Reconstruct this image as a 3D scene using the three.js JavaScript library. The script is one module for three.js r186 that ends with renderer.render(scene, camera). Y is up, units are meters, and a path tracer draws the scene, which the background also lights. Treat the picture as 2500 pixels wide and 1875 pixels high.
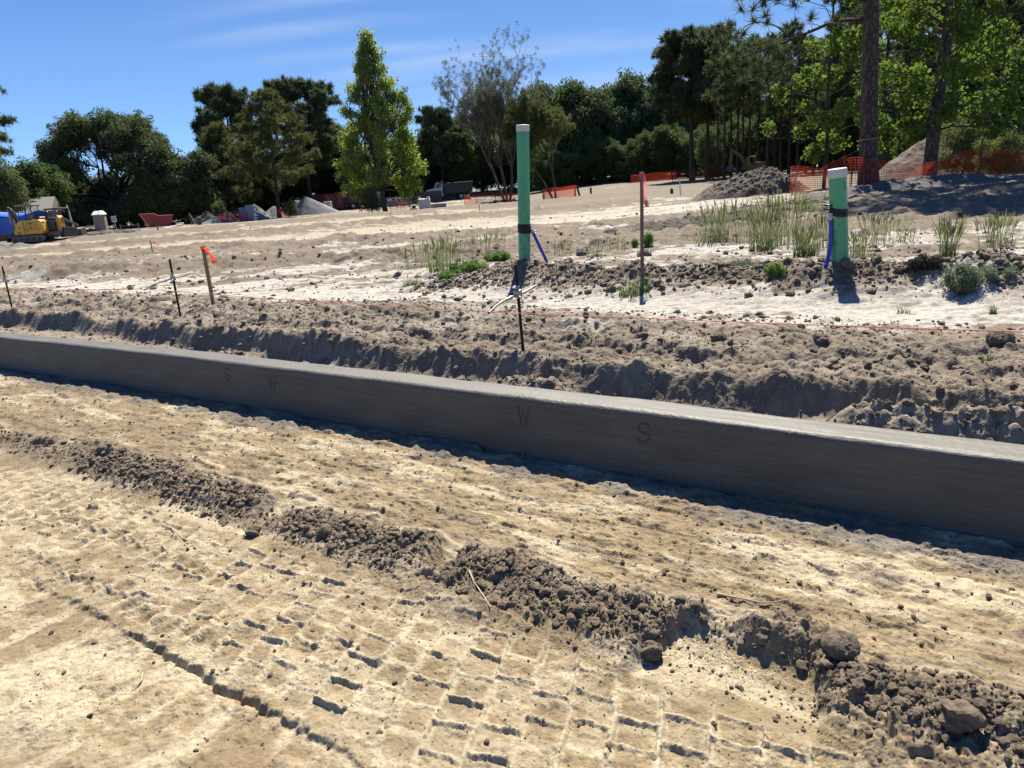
import * as THREE from 'three';
import { mergeGeometries } from 'three/addons/utils/BufferGeometryUtils.js';
import { RoundedBoxGeometry } from 'three/addons/geometries/RoundedBoxGeometry.js';

// ---------- camera, sky, sun, exposure ----------
const RAD = Math.PI / 180;
const EYE = 1.5, FPX = 1805, PITCH = 14.4, ROLL = 4.0;
const scene = new THREE.Scene();
const camera = new THREE.PerspectiveCamera(2 * Math.atan(937.5 / FPX) / RAD, 4 / 3, 0.05, 4000);
camera.position.set(0, EYE, 0);
camera.rotation.order = 'YXZ';
camera.rotation.set(-PITCH * RAD, 0, -ROLL * RAD);
camera.updateMatrixWorld(true);
const renderer = new THREE.WebGLRenderer({ antialias: true });
renderer.setSize(1024, 768);
renderer.toneMapping = THREE.LinearToneMapping;
renderer.toneMappingExposure = 2.5;
renderer.shadowMap.enabled = true;

const SUN_AZ = 13, SUN_EL = 57;
const sunDir = new THREE.Vector3(Math.sin(SUN_AZ * RAD) * Math.cos(SUN_EL * RAD), Math.sin(SUN_EL * RAD), -Math.cos(SUN_AZ * RAD) * Math.cos(SUN_EL * RAD));
const sun = new THREE.DirectionalLight(new THREE.Color(1, 0.94, 0.835), 5);
sun.position.copy(sunDir).multiplyScalar(200);
sun.castShadow = true;
sun.shadow.mapSize.set(4096, 4096);
Object.assign(sun.shadow.camera, { left: -90, right: 90, top: 90, bottom: -90, near: 1, far: 500 });
scene.add(sun); scene.add(sun.target);

// ---------- noise ----------
const clamp = (v, a = 0, b = 1) => v < a ? a : v > b ? b : v;
const lerp = (a, b, t) => a + (b - a) * t;
const smooth = (a, b, v) => { const t = clamp((v - a) / (b - a)); return t * t * (3 - 2 * t); };
function ihash(x, y, k = 0) {
  let h = Math.imul(x | 0, 374761393) ^ Math.imul(y | 0, 668265263) ^ Math.imul(k | 0, 1274126177);
  h = Math.imul(h ^ (h >>> 13), 1274126177); h ^= h >>> 16; h = Math.imul(h, 2246822519); h ^= h >>> 13;
  return (h >>> 0) / 4294967296;
}
const PERM = new Uint16Array(4096), RNDT = new Float32Array(4096);
for (let i = 0; i < 4096; i++) { PERM[i] = i; RNDT[i] = ihash(i, 9, 3) * 2 - 1; }
for (let i = 4095; i > 0; i--) { const j = Math.floor(ihash(i, 5, 7) * (i + 1)), t = PERM[i]; PERM[i] = PERM[j]; PERM[j] = t; }
function vn(x, y, k = 0) {
  const xi = Math.floor(x), yi = Math.floor(y), fx = x - xi, fy = y - yi;
  const u = fx * fx * fx * (fx * (fx * 6 - 15) + 10), v = fy * fy * fy * (fy * (fy * 6 - 15) + 10);
  const K = k * 131 + 17, r0 = PERM[(yi + K) & 4095], r1 = PERM[(yi + 1 + K) & 4095];
  const a = RNDT[PERM[(xi + r0) & 4095]], b = RNDT[PERM[(xi + 1 + r0) & 4095]], c = RNDT[PERM[(xi + r1) & 4095]], d = RNDT[PERM[(xi + 1 + r1) & 4095]];
  return a + (b - a) * u + (c - a) * v + (a - b - c + d) * u * v;
}
function fbm(x, y, oct, k = 0) {
  let s = 0, a = 0.55, c = 1, sn = 0;
  for (let i = 0; i < oct; i++) { s += a * vn(x, y, k + i * 7); const nx = x * 1.63 - y * 1.27, ny = x * 1.27 + y * 1.63; x = nx + 11.3; y = ny - 4.7; a *= 0.5; }
  return s;
}
// lumps: nearest feature point, each a dome of its own size
function lumps(x, y, k, fill = 1) {
  const xi = Math.floor(x), yi = Math.floor(y); let best = 0;
  for (let j = -1; j <= 1; j++) for (let i = -1; i <= 1; i++) {
    const cx = xi + i, cy = yi + j, q = ihash(cx, cy, k + 2);
    if (q > fill) continue;
    const dx = cx + ihash(cx, cy, k) - x, dy = cy + ihash(cx, cy, k + 1) - y, r = 0.35 + 0.45 * ihash(cx, cy, k + 3);
    const e = 1 - (dx * dx + dy * dy) / (r * r);
    if (e > 0) { const h = Math.sqrt(e) * r; if (h > best) best = h; }
  }
  return best;
}
function mulberry(a) { return () => { a |= 0; a = a + 0x6D2B79F5 | 0; let t = Math.imul(a ^ a >>> 15, 1 | a); t = t + Math.imul(t ^ t >>> 7, 61 | t) ^ t; return ((t ^ t >>> 14) >>> 0) / 4294967296; }; }

// ---------- the sky: clear blue air with thin cirrus ----------
{
  const W = 1536, H = 768, data = new Float32Array(W * H * 4);
  for (let j = 0; j < H; j++) for (let i = 0; i < W; i++) {
    const lat = ((j + 0.5) / H - 0.5) * Math.PI, lon = ((i + 0.5) / W - 0.5) * 2 * Math.PI;
    const x = Math.cos(lat) * Math.cos(lon), y = Math.sin(lat), z = Math.cos(lat) * Math.sin(lon);
    const e = Math.max(0, y), t = Math.pow(1 - e, 4.5);
    let r = lerp(0.03, 0.37, t), g = lerp(0.125, 0.70, t), b = lerp(0.46, 1.2, t);
    const haze = Math.pow(1 - e, 26); r += 0.16 * haze; g += 0.14 * haze; b -= 0.05 * haze;
    const mu = Math.max(0, x * sunDir.x + y * sunDir.y + z * sunDir.z), mie = 0.08 * Math.pow(mu, 6) + 0.5 * Math.pow(mu, 60);
    r += mie * 0.9; g += mie * 0.95; b += mie;
    if (y > 0.02) {
      const q = 1 / (y + 0.12), u = x * q, v = z * q, a = 0.06;
      const uu = u * Math.cos(a) + v * Math.sin(a), ww = -u * Math.sin(a) + v * Math.cos(a);
      let c = fbm(uu * 0.45 + 3.1, ww * 2.4 + 0.4 + 0.5 * fbm(uu * .7, ww * .7, 2, 88), 5, 61);
      const where = smooth(-0.25, 0.3, fbm(u * 0.22 + 1.7, v * 0.22 - 0.9, 2, 90) + 0.42 * smooth(-1.5, 1.2, u));
      c = smooth(0.02, 0.75, c) * where * smooth(0.02, 0.2, y);
      r = lerp(r, 0.66, c * 0.52); g = lerp(g, 0.72, c * 0.52); b = lerp(b, 0.82, c * 0.52);
    }
    if (y < 0) { const k = smooth(0, -0.12, y); r = lerp(r, 0.17, k); g = lerp(g, 0.145, k); b = lerp(b, 0.11, k); }
    const o = (j * W + i) * 4; data[o] = r * 0.485; data[o + 1] = g * 0.485; data[o + 2] = b * 0.485; data[o + 3] = 1;
  }
  const sky = new THREE.DataTexture(data, W, H, THREE.RGBAFormat, THREE.FloatType);
  sky.mapping = THREE.EquirectangularReflectionMapping; sky.magFilter = THREE.LinearFilter; sky.minFilter = THREE.LinearFilter; sky.needsUpdate = true;
  scene.background = sky; scene.environment = sky;
}

// ---------- naming and placing ----------
const taken = new Map();
function numbered(name) { const n = taken.get(name) || 0; taken.set(name, n + 1); return n ? `${name}_${String(n).padStart(3, '0')}` : name; }
function lit(o) { o.castShadow = true; o.receiveShadow = true; return o; }
function thing(name, label, category, pos = [0, 0, 0], turn = 0, group) {
  const o = new THREE.Group(); o.name = numbered(name); scene.add(o); o.position.set(...pos); o.rotation.y = turn;
  o.userData = { label, category }; if (group) o.userData.group = group; return o;
}
function tag(o, label, category, group) { o.name = numbered(o.name); o.userData = { ...o.userData, label, category }; if (group) o.userData.group = group; scene.add(o); return o; }
function copyOf(root, label, pos, turn, scale, group) {
  const r = root.clone(); r.name = numbered(root.name.replace(/_\d{3}$/, '')); r.userData = { ...root.userData }; scene.add(r);
  if (label) r.userData.label = label; if (group) r.userData.group = group;
  r.position.set(...pos); r.rotation.y = turn; if (scale) (Array.isArray(scale) ? r.scale.set(...scale) : r.scale.setScalar(scale)); return r;
}
const camM = camera.matrixWorld.clone(), camI = camM.clone().invert();
function rayDir(px, py) { return new THREE.Vector3((px - 1250) / FPX, -(py - 937.5) / FPX, -1).applyMatrix4(new THREE.Matrix4().extractRotation(camM)); }
function atDepth(px, py, dist) { const d = rayDir(px, py), t = dist / -d.z; return [d.x * t, EYE + d.y * t, -dist]; }
function pixelOf(x, y, z) { const v = new THREE.Vector3(x, y, z).applyMatrix4(camI); return [1250 + FPX * v.x / -v.z, 937.5 - FPX * v.y / -v.z]; }

// a geometry collector: primitives joined into one named mesh
class MB {
  constructor() { this.g = []; }
  add(g, m) { if (g.index) g = g.toNonIndexed(); if (!g.attributes.uv) g.setAttribute('uv', new THREE.BufferAttribute(new Float32Array(g.attributes.position.count * 2), 2)); for (const k of Object.keys(g.attributes)) if (!['position', 'normal', 'uv'].includes(k)) g.deleteAttribute(k); g.morphAttributes = {}; if (m) g.applyMatrix4(m); this.g.push(g); return this; }
  box(w, h, d, x = 0, y = 0, z = 0, rx = 0, ry = 0, rz = 0, r = 0) {
    const rr = Math.min(r, w * 0.49, h * 0.49, d * 0.49);
    const g = rr > 0 ? new RoundedBoxGeometry(w, h, d, 2, rr) : new THREE.BoxGeometry(w, h, d);
    return this.add(g, new THREE.Matrix4().compose(new THREE.Vector3(x, y, z), new THREE.Quaternion().setFromEuler(new THREE.Euler(rx, ry, rz)), new THREE.Vector3(1, 1, 1)));
  }
  bar(a, b, r1, r2 = r1, n = 10) {   // a round bar from a to b
    const A = new THREE.Vector3(...a), B = new THREE.Vector3(...b), L = A.distanceTo(B);
    const g = new THREE.CylinderGeometry(r2, r1, L, n, 1);
    const q = new THREE.Quaternion().setFromUnitVectors(new THREE.Vector3(0, 1, 0), B.clone().sub(A).normalize());
    return this.add(g, new THREE.Matrix4().compose(A.add(B).multiplyScalar(0.5), q, new THREE.Vector3(1, 1, 1)));
  }
  beam(a, b, w, h) {                 // a square beam from a to b
    const A = new THREE.Vector3(...a), B = new THREE.Vector3(...b), L = A.distanceTo(B);
    const M = new THREE.Matrix4().lookAt(B, A, new THREE.Vector3(0, 1, 0.001)); M.setPosition(A.add(B).multiplyScalar(0.5));
    return this.add(new THREE.BoxGeometry(w, h, L), M);
  }
  tube(pts, r, n = 8, seg = 0) { return this.add(new THREE.TubeGeometry(new THREE.CatmullRomCurve3(pts.map(p => new THREE.Vector3(...p))), seg || pts.length * 6, r, n)); }
  prism(shape, depth, m, bevel = 0) {
    const s = new THREE.Shape(shape.map(p => new THREE.Vector2(...p)));
    const g = new THREE.ExtrudeGeometry(s, { depth, bevelEnabled: bevel > 0, bevelSize: bevel, bevelThickness: bevel, bevelSegments: 2, steps: 1 }); g.translate(0, 0, -depth / 2);
    return this.add(g, m);
  }
  build(name, material, parent) { const m = lit(new THREE.Mesh(mergeGeometries(this.g), material)); m.name = name; if (parent) parent.add(m); return m; }
}
// tapered tube through points with a radius at each
function taper(pts, radii, n = 7, wob = 0, seed = 1) {
  const pos = [], nor = [], uv = [], idx = [], up = new THREE.Vector3(0.13, 0.02, 0.99), V = pts.map(p => new THREE.Vector3(...p)); let len = 0;
  for (let i = 0; i < V.length; i++) {
    const t = V[Math.min(i + 1, V.length - 1)].clone().sub(V[Math.max(i - 1, 0)]).normalize();
    const a = new THREE.Vector3().crossVectors(t, Math.abs(t.dot(up)) > 0.9 ? new THREE.Vector3(1, 0, 0) : up).normalize(), b = new THREE.Vector3().crossVectors(t, a);
    if (i) len += V[i].distanceTo(V[i - 1]);
    for (let j = 0; j <= n; j++) {
      const w = j / n * 2 * Math.PI, r = radii[i] * (1 + wob * vn((j % n) * 1.3, i * 0.8, seed)), c = Math.cos(w), s = Math.sin(w);
      const nx = a.x * c + b.x * s, ny = a.y * c + b.y * s, nz = a.z * c + b.z * s;
      pos.push(V[i].x + nx * r, V[i].y + ny * r, V[i].z + nz * r); nor.push(nx, ny, nz); uv.push(j / n * 2, len);
      if (i && j < n) { const q = i * (n + 1) + j, p = q - n - 1; idx.push(p, p + 1, q, p + 1, q + 1, q); }
    }
  }
  const g = new THREE.BufferGeometry();
  g.setAttribute('position', new THREE.Float32BufferAttribute(pos, 3)); g.setAttribute('normal', new THREE.Float32BufferAttribute(nor, 3)); g.setAttribute('uv', new THREE.Float32BufferAttribute(uv, 2)); g.setIndex(idx);
  return g;
}

// ---------- textures and materials ----------
function tex(size, fn, srgb, rep = 1) {
  const d = new Uint8Array(size * size * 4);
  for (let j = 0; j < size; j++) for (let i = 0; i < size; i++) { const c = fn(i / size, j / size), o = (j * size + i) * 4; for (let k = 0; k < 3; k++) d[o + k] = clamp(Array.isArray(c) ? c[k] : c) * 255; d[o + 3] = 255; }
  const t = new THREE.DataTexture(d, size, size); t.wrapS = t.wrapT = THREE.RepeatWrapping; t.magFilter = THREE.LinearFilter; t.minFilter = THREE.LinearMipmapLinearFilter; if (srgb) t.colorSpace = THREE.SRGBColorSpace; t.repeat.set(rep, rep); t.needsUpdate = true; return t;
}
// noise that tiles: blend of shifted copies
function tileNoise(u, v, f, oct, k) {
  const n = (a, b) => fbm(a * f, b * f, oct, k), wu = smooth(0.75, 1, u), wv = smooth(0.75, 1, v);
  if (wu === 0 && wv === 0) return n(u, v);
  return lerp(lerp(n(u, v), n(u - 1, v), wu), lerp(n(u, v - 1), n(u - 1, v - 1), wu), wv);
}
const gritBump = tex(1024, (u, v) => 0.5 + 0.26 * tileNoise(u, v, 34, 4, 5) + 0.2 * tileNoise(u, v, 150, 2, 9) + 0.16 * tileNoise(u, v, 310, 1, 13), false);
const gritMap = tex(1024, (u, v) => { const a = 0.86 + 0.14 * tileNoise(u, v, 60, 3, 21) + 0.14 * tileNoise(u, v, 230, 2, 23); return [a, a * 0.995, a * 0.985]; }, true);
const std = (c, rough = 0.9, o = {}) => new THREE.MeshStandardMaterial({ color: Array.isArray(c) ? new THREE.Color().setRGB(...c) : c, roughness: rough, metalness: 0, ...o });
const phys = (c, rough, o) => new THREE.MeshPhysicalMaterial({ color: new THREE.Color().setRGB(...c), roughness: rough, ...o });
// ---------- the ground ----------
// the kerb runs dead straight but for a slight bow; s = metres along it, d = metres across it towards the field
const KX = -5.67, KZ = -8.11, UX = 0.8134, UZ = 0.5817, NX = 0.5817, NZ = -0.8134;
const bow = s => 0.07 * Math.sin(Math.PI * clamp(s / 9.4));
function toSD(x, z) { const a = x - KX, b = z - KZ, s = a * UX + b * UZ; return [s, a * NX + b * NZ - bow(s)]; }
function fromSD(s, d) { const e = d + bow(s); return [KX + s * UX + e * NX, KZ + s * UZ + e * NZ]; }
const KERB_H = 0.365, KERB_W = 0.25;
const trenchWall = s => 0.54 + 0.05 * vn(s * 0.7, 3.3, 301) + (0.03 + 0.2 * smooth(5.6, 3.8, s)) * (Math.abs(((s * 0.9 + 0.5 * vn(s * 0.8, 1.2, 303)) % 1 + 1) % 1 - 0.35)) + 0.22 * smooth(3.2, 0, s);

const C = { damp: [0.30, 0.215, 0.112], tan: [0.385, 0.288, 0.155], crust: [0.60, 0.50, 0.325], brown: [0.245, 0.186, 0.122], dark: [0.125, 0.096, 0.068], sand: [0.62, 0.575, 0.49], bank: [0.32, 0.256, 0.178], grey: [0.165, 0.155, 0.14], yellow: [0.50, 0.42, 0.27], shadeSoil: [0.075, 0.066, 0.055] };
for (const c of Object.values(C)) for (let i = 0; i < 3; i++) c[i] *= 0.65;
const out = { h: 0, r: 0, g: 0, b: 0 };
function mixc(c, k) { out.r += (c[0] - out.r) * k; out.g += (c[1] - out.g) * k; out.b += (c[2] - out.b) * k; }
const rise = (x, z) => {   // the lie of the land
  const D = -z;
  return 0.47 + 0.34 * smooth(2, 16, x) * smooth(9, 26, D) - 0.22 * smooth(-6, -34, x) + 0.25 * smooth(60, 130, D) + 0.85 * smooth(-4, 26, x) * smooth(48, 105, D) + 2.3 * smooth(110, 172, D);
};
function ridgeLine(v, w) { return Math.exp(-v * v / (w * w)); }
function ground(x, z, fine = true) {
  const [s, d] = toSD(x, z); let h = 0;
  if (d < 0.32) {
    // the graded road base below the kerb
    const n1 = fbm(s * 1.1, d * 3.1, 3, 11), n2 = fine ? fbm(s * 7, d * 9, 3, 17) : 0, n3 = fine ? fbm(x * 31, z * 31, 2, 23) : 0;
    const lane = smooth(-0.985, -1.33, d + 0.025 * vn(s * 3, 0.5, 31));      // 0 on the bench by the kerb, 1 on the lower track
    const edge = smooth(-0.97, -1.0, d + 0.02 * vn(s * 5, 7.5, 33)) * smooth(6.2, 4.8, s);
    h = -0.058 * lane - 0.018 * edge * (1 - lane) + 0.012 * n1 + 0.005 * n2 + 0.0022 * n3;
    out.r = C.tan[0]; out.g = C.tan[1]; out.b = C.tan[2];
    const bench = 1 - lane, wet = fbm(s * 2.1, d * 3.4, 4, 41), streak = fbm(s * 2.2 + d, d * 13, 4, 43);
    mixc(C.crust, smooth(-0.02, 0.2, streak * 0.7 + wet * 0.45 + 0.25 * n2) * 0.9);
    mixc(C.damp, smooth(0.02, 0.3, -wet - 0.3 * streak + 0.2 * n2) * 0.8);
    if (fine) {
      // bench: scraped along the kerb, flaky, with crumbs
      const fl = fbm(s * 5.5, d * 17, 3, 47), sc = smooth(0.0, 0.07, fl) * 0.007 + smooth(0.22, 0.28, fl) * 0.006;
      const pit = fbm(s * 9 + 3, d * 12, 3, 49);
      const fl2 = fbm(s * 19, d * 42, 2, 48); h += bench * (sc + 0.004 * smooth(0.02, 0.08, fl2) + 0.006 * streak - 0.008 * smooth(0.25, 0.5, pit) + 0.016 * lumps(s * 13, d * 13, 71, 0.26) * smooth(-0.2, 0.35, n1 + 0.4 * wet) + 0.008 * lumps(s * 34, d * 34, 73, 0.4));
      mixc(C.brown, bench * 0.6 * smooth(0.15, 0.45, pit + 0.3 * n2));
      // grey spatter of cement fallen beside the kerb
      const drop = smooth(-0.36, -0.2, d) * smooth(0.02, 0.35, fbm(s * 3.1, d * 5, 3, 53) + 0.15);
      mixc(C.grey, drop * 0.75); h += drop * (0.012 + 0.012 * fbm(s * 11, d * 17, 3, 55));
      const low = lane * smooth(-1.38, -1.5, d);
      if (low > 0) {
        // tyre lugs: a slanted grid of pressed blocks with squeezed-up ridges
        const str = smooth(-2.14, -2.08, d) * low, wx = 0.008 * vn(s * 5, d * 5, 61) + 0.045 * vn(s * 1.6, d * 1.6, 62), wy = 0.008 * vn(s * 5, d * 5, 63) + 0.05 * vn(s * 1.3, d * 1.6, 64), bend = 0.22 * (d + 1.8) * (d + 1.8);
        const pa = (s + wx + 0.35 * d) / 0.14, qa = (d + wy - 0.16 * s + bend) / 0.118, pp = pa, pi = Math.floor(pp), fp = pp - pi, qs = qa + (pi & 1) * 0.45 + 0.3 * ihash(pi, 3, 79), qi = Math.floor(qs), fq = qs - qi;
        const have = smooth(-0.2, 0.1, fbm(s * 1.7, d * 2.4, 2, 65) + 0.04 + 0.1 * smooth(6.6, 7.4, s)), jag = 0.003 * vn(s * 38, d * 38, 67);
        const ep = Math.min(fp, 1 - fp) * 0.14 + jag, eq = Math.min(fq, 1 - fq) * 0.118 + jag;
        const kp = smooth(0.3, 0.55, ihash(pi + (fp > 0.5 ? 1 : 0), qi, 81)), kq = smooth(0.3, 0.55, ihash(pi, qi + (fq > 0.5 ? 1 : 0), 83));
        const rid = Math.max(kp * (1 - smooth(0.004, 0.013, ep)), kq * (1 - smooth(0.004, 0.013, eq)));
        const crumble = 0.75 + 0.3 * vn(s * 17, d * 17, 69) + 0.25 * vn(s * 60, d * 60, 70);
        h += str * have * (rid * 0.0142 * crumble + (1 - rid) * ((ihash(pi, qi, 85) - 0.5) * 0.006 - 0.003));
        mixc(C.damp, str * have * (1 - rid) * (0.35 + 0.5 * ihash(pi, qi, 89)));
        mixc(C.crust, str * have * Math.max(rid, 1 - smooth(0.01, 0.022, Math.min(ep, eq))) * 0.85);
        // deeper lug row
        const row = ridgeLine(d + 1.72, 0.05) * smooth(4.6, 5.2, s) * smooth(6.9, 6.3, s) + ridgeLine(d + 2.05, 0.05) * smooth(5.0, 5.6, s) * smooth(7.3, 6.8, s);
        const ls = ((s / 0.085 + 0.2 * vn(s * 3, 2, 91)) % 1 + 1) % 1; h += row * (0.022 * smooth(0.3, 0.12, Math.abs(ls - 0.5)) - 0.014);
        // the smooth drum strip and the torn step beside it
        const jagE = 0.022 * fbm(s * 6, 0.3, 3, 93) + 0.012 * vn(s * 40, 1.1, 95), step = smooth(-2.172, -2.155, d + jagE), act = smooth(5.4, 6.2, s) * smooth(8.15, 7.6, s);
        h += step * act * (0.02 + 0.014 * vn(s * 4, 5.1, 97)) - act * 0.022 * ridgeLine(d + jagE + 2.175, 0.012) * smooth(-0.35, 0.1, vn(s * 3.3, 8.8, 99));
        const drum = (1 - smooth(-2.2, -2.12, d)), tick = ((s / 0.105 + 0.25 * vn(s * 2, d * 9, 101)) % 1 + 1) % 1, dash = smooth(0.05, 0.25, vn(s * 4 + 1, d * 9, 103));
        h += drum * (0.0055 * smooth(0.09, 0.03, Math.abs(tick - 0.5)) * dash - 0.003);
        mixc(C.crust, drum * 0.9 * smooth(0.0, 0.3, fbm(s * 12, d * 3.4, 3, 105)));
        const torn = smooth(-2.55, -2.7, d) * smooth(0, 0.3, fbm(s * 3, d * 3, 2, 106)); h += torn * (0.016 * fbm(s * 9, d * 6, 3, 107) + 0.012 * lumps(s * 22, d * 14, 109, 0.6)); mixc(C.brown, torn * 0.35);
        // crust flakes everywhere on the track
        const fk2 = fbm(x * 34, z * 34, 2, 115); h += low * 0.0028 * smooth(0.1, 0.2, fk2); const fk = fbm(x * 11, z * 11, 3, 111); h += low * (smooth(0.06, 0.09, fk) * 0.004 + smooth(0.28, 0.31, fk) * 0.003); mixc(C.crust, low * 0.35 * smooth(0.05, 0.12, fk));
        h += low * 0.010 * lumps(s * 26, d * 26, 113, 0.10);
      }
      // the windrow of crumbled soil between bench and track
      const thin = smooth(8.32, 8.45, s) * smooth(9.0, 8.85, s), wc = lerp(-1.2 + 0.05 * vn(s * 0.9, 2.2, 121), -1.07, thin), ww = lerp(0.165 + 0.06 * vn(s * 1.6, 4.1, 123) + 0.03 * vn(s * 6, 1.1, 124), 0.075, thin), gap = smooth(0.05, 0.12, Math.abs(s - 6.22) + 0.05 * smooth(-1.12, -1.3, d)) * smooth(0.02, 0.1, Math.abs(s - 7.36 + 0.2 * (d + 1.15)) + 0.1 * smooth(-1.2, -1.35, d)) * (1 - 0.7 * ridgeLine(s - 8.55, 0.09));
      const wr = Math.exp(-Math.pow(Math.abs((d - wc) / ww), 3.2)) * gap;
      if (wr > 0.01) {
        const crumb = 0.30 + 0.70 * smooth(4.2, 5.2, s), hump = 0.042 + 0.03 * vn(s * 1.9, 9.9, 125) + 0.022 * ridgeLine(s - 7.7, 0.35) + 0.02 * ridgeLine(s - 9.3, 0.5);
        const w1 = 0.03 * vn(s * 22, d * 22, 141) + 0.015 * vn(s * 50, d * 50, 143), w2 = 0.03 * vn(s * 22, d * 22, 145) + 0.015 * vn(s * 50, d * 50, 147), ws = s + w1, wd = d + w2, big = lumps(ws * 8, wd * 8, 131, 0.5), mid = lumps(ws * 18, wd * 18, 133, 0.9), sml = lumps(ws * 40, wd * 40, 135), rough = fbm(s * 16, d * 16, 3, 137);
        h += wr * (hump + crumb * (0.03 * big + 0.024 * mid + 0.015 * sml) + 0.016 * rough);
        mixc(C.brown, clamp(wr * 1.15) * (0.62 + 0.35 * vn(s * 6, d * 6, 139)));
        const hole = Math.max(ridgeLine((s - 3.6) / 1.6, 0.11) * ridgeLine(d + 1.2, 0.06), ridgeLine((s - 4.34) / 1.5, 0.11) * ridgeLine(d + 1.17, 0.055)); h -= hole * 0.075 * smooth(0.3, 0.6, hole);
      }
    }
    if (d > 0.02) { const k = smooth(0.02, 0.18, d); h = lerp(h, 0.2, k); mixc(C.bank, k); }
  }
  if (d > 0.12) {
    const dw = trenchWall(s), fb = smooth(0.12, 0.2, d);
    let r = C.bank[0], g = C.bank[1], b = C.bank[2];
    // trench floor and cut wall
    const slump = smooth(0.0, 0.4, 0.6 * vn(s * 1.9, 6.6, 203) - 0.12 + 0.5 * smooth(7.9, 8.6, s)) * (0.13 + 0.05 * vn(s * 3, 1.3, 206)), fl = 0.255 + slump * ridgeLine(d - 0.385, 0.1) + (fine ? 0.02 * fbm(s * 9, d * 9, 3, 205) + slump * 0.4 * lumps(s * 12, d * 12, 207) + slump * 0.2 * lumps(s * 26, d * 26, 208) : 0);
    const top = 0.44 + 0.02 * vn(s * 1.4, 8.1, 209), wj = 0.018 * fbm(s * 4, 1.1, 4, 211) + (fine ? 0.012 * fbm(s * 13, d * 17, 3, 213) : 0);
    const wall = smooth(dw - 0.06, dw + 0.12, d + wj);
    const sh = smooth(0.02, 0.1, d - dw - 0.5 - 0.18 * vn(s * 0.9, 3.7, 217) + 0.03 * fbm(s * 7, d * 5, 2, 219)); let bankH = top - 0.03 + 0.05 * sh + 0.035 * smooth(dw, 2.1, d) + 0.035 * ridgeLine(d - dw - 0.08, 0.1);
    const land = rise(x, z);
    const inBank = 1 - smooth(1.75, 2.35, d + 0.25 * vn(s * 0.8, d, 215));
    let t = lerp(fl, bankH, wall);
    const far = smooth(1.7, 2.9, d);
    t = lerp(t, land, far);
    // the low berm that carries the pipes and weeds
    const bc = 3.72 + 0.22 * vn(s * 0.5, 5.2, 221), bm = ridgeLine(d - bc, 0.62) * smooth(2.6, 4.6, s) * smooth(12.5, 9.6, s);
    t += bm * (0.2 + 0.05 * vn(s * 1.3, 7.1, 223));
    const depth = -z;
    if (fine) {
      const near = 1 - smooth(9, 26, depth);
      const clod = wall * inBank;
      if (clod > 0.01) {
        const cz = smooth(-0.3, 0.25, fbm(s * 1.3, d * 2.2, 2, 231) + 0.25);
        t += clod * (0.045 * lumps(s * 5.5, d * 5.5, 233, 0.5) + 0.036 * cz * lumps(s * 11 + 0.4 * vn(s * 15, d * 15, 7), d * 11, 235, 0.7) + 0.02 * lumps(s * 23, d * 23, 237) + 0.03 * fbm(s * 3.3, d * 4.4, 3, 239) + 0.016 * fbm(s * 14, d * 14, 3, 241) - 0.035 * smooth(0.25, 0.45, vn(s * 1.7, d * 2.2, 243)));
      }
      const bk = bm * smooth(0.15, 0.5, bm);
      if (bk > 0.01) t += bk * (0.09 * lumps(s * 3.6, d * 3.6, 251, 0.35) + 0.05 * lumps(s * 9, d * 9, 253, 0.7) + 0.024 * lumps(s * 19, d * 19, 255));
      t += smooth(2.6, 3.6, d) * 0.05 * fbm(x * 2.1, z * 3.6, 3, 287) * smooth(70, 30, depth); t += (1 - clod) * wall * (0.022 * fbm(x * 1.3, z * 2.2, 4, 257) + near * 0.02 * fbm(x * 8, z * 14, 3, 259) + 0.012 * near * lumps(x * 9, z * 12, 261, 0.25) * smooth(-0.1, 0.3, fbm(x * .9, z * 1.7, 2, 263)));
    }
    // soils of the field: pale sand, brown clods, torn tracks
    const st = fbm(x * 0.32 + 0.3 * vn(z * .3, 1, 270), z * 1.35, 4, 271), sp = fbm(x * 2.4, z * 5.2, 3, 273);
    const sp2 = fbm(x * 7, z * 13, 3, 274); const far2 = fbm(x * 0.09, z * 0.8, 4, 276); let rough = 0, sandy = 0.31 + 0.5 * far2 + 0.42 * st + 0.42 * sp + 0.42 * sp2 * smooth(60, 18, depth) + 0.55 * fbm(x * 0.9, z * 2.1, 4, 278);
    const left = smooth(1.5, -3, x + 0.15 * depth - 1.4);
    const churn = smooth(11.8, 13.4, depth + 1.2 * st) * smooth(25, 21, depth) * (0.35 + 0.65 * (1 - left)) ; sandy -= 0.4 * churn; rough += churn;
    const w1 = ridgeLine(depth - (21.6 - 0.22 * (x + 6)) - 0.7 * vn(x * .3, 2, 275), 1.15) * (0.35 + 0.65 * left); sandy -= 0.75 * w1; rough += w1;
    const w2 = ridgeLine(depth - 37 - 0.25 * x - 1.5 * vn(x * .16, 4, 277), 1.4) * smooth(14, 4, x), w3 = ridgeLine(depth - 58 - 0.1 * x - 2 * vn(x * .1, 6, 279), 2.6) * smooth(20, 6, x); sandy -= 0.75 * (w2 + 0.8 * w3); rough += w2 + w3;
    const w4 = ridgeLine(depth - 15.5 + 0.3 * (x + 8), 0.6) * left; sandy -= 0.5 * w4; rough += 0.7 * w4;
    sandy += 0.3 * ridgeLine(depth - 11.0, 1.7) * (0.4 + 0.6 * smooth(-3, 3, x)) + 0.55 * ridgeLine(depth - 29, 4) + 0.45 * ridgeLine(depth - 47, 6) * smooth(12, -4, x) + 0.35 * ridgeLine(d - 2.75, 0.45) + 0.2 * ridgeLine(depth - 17.5, 1.4);
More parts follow.
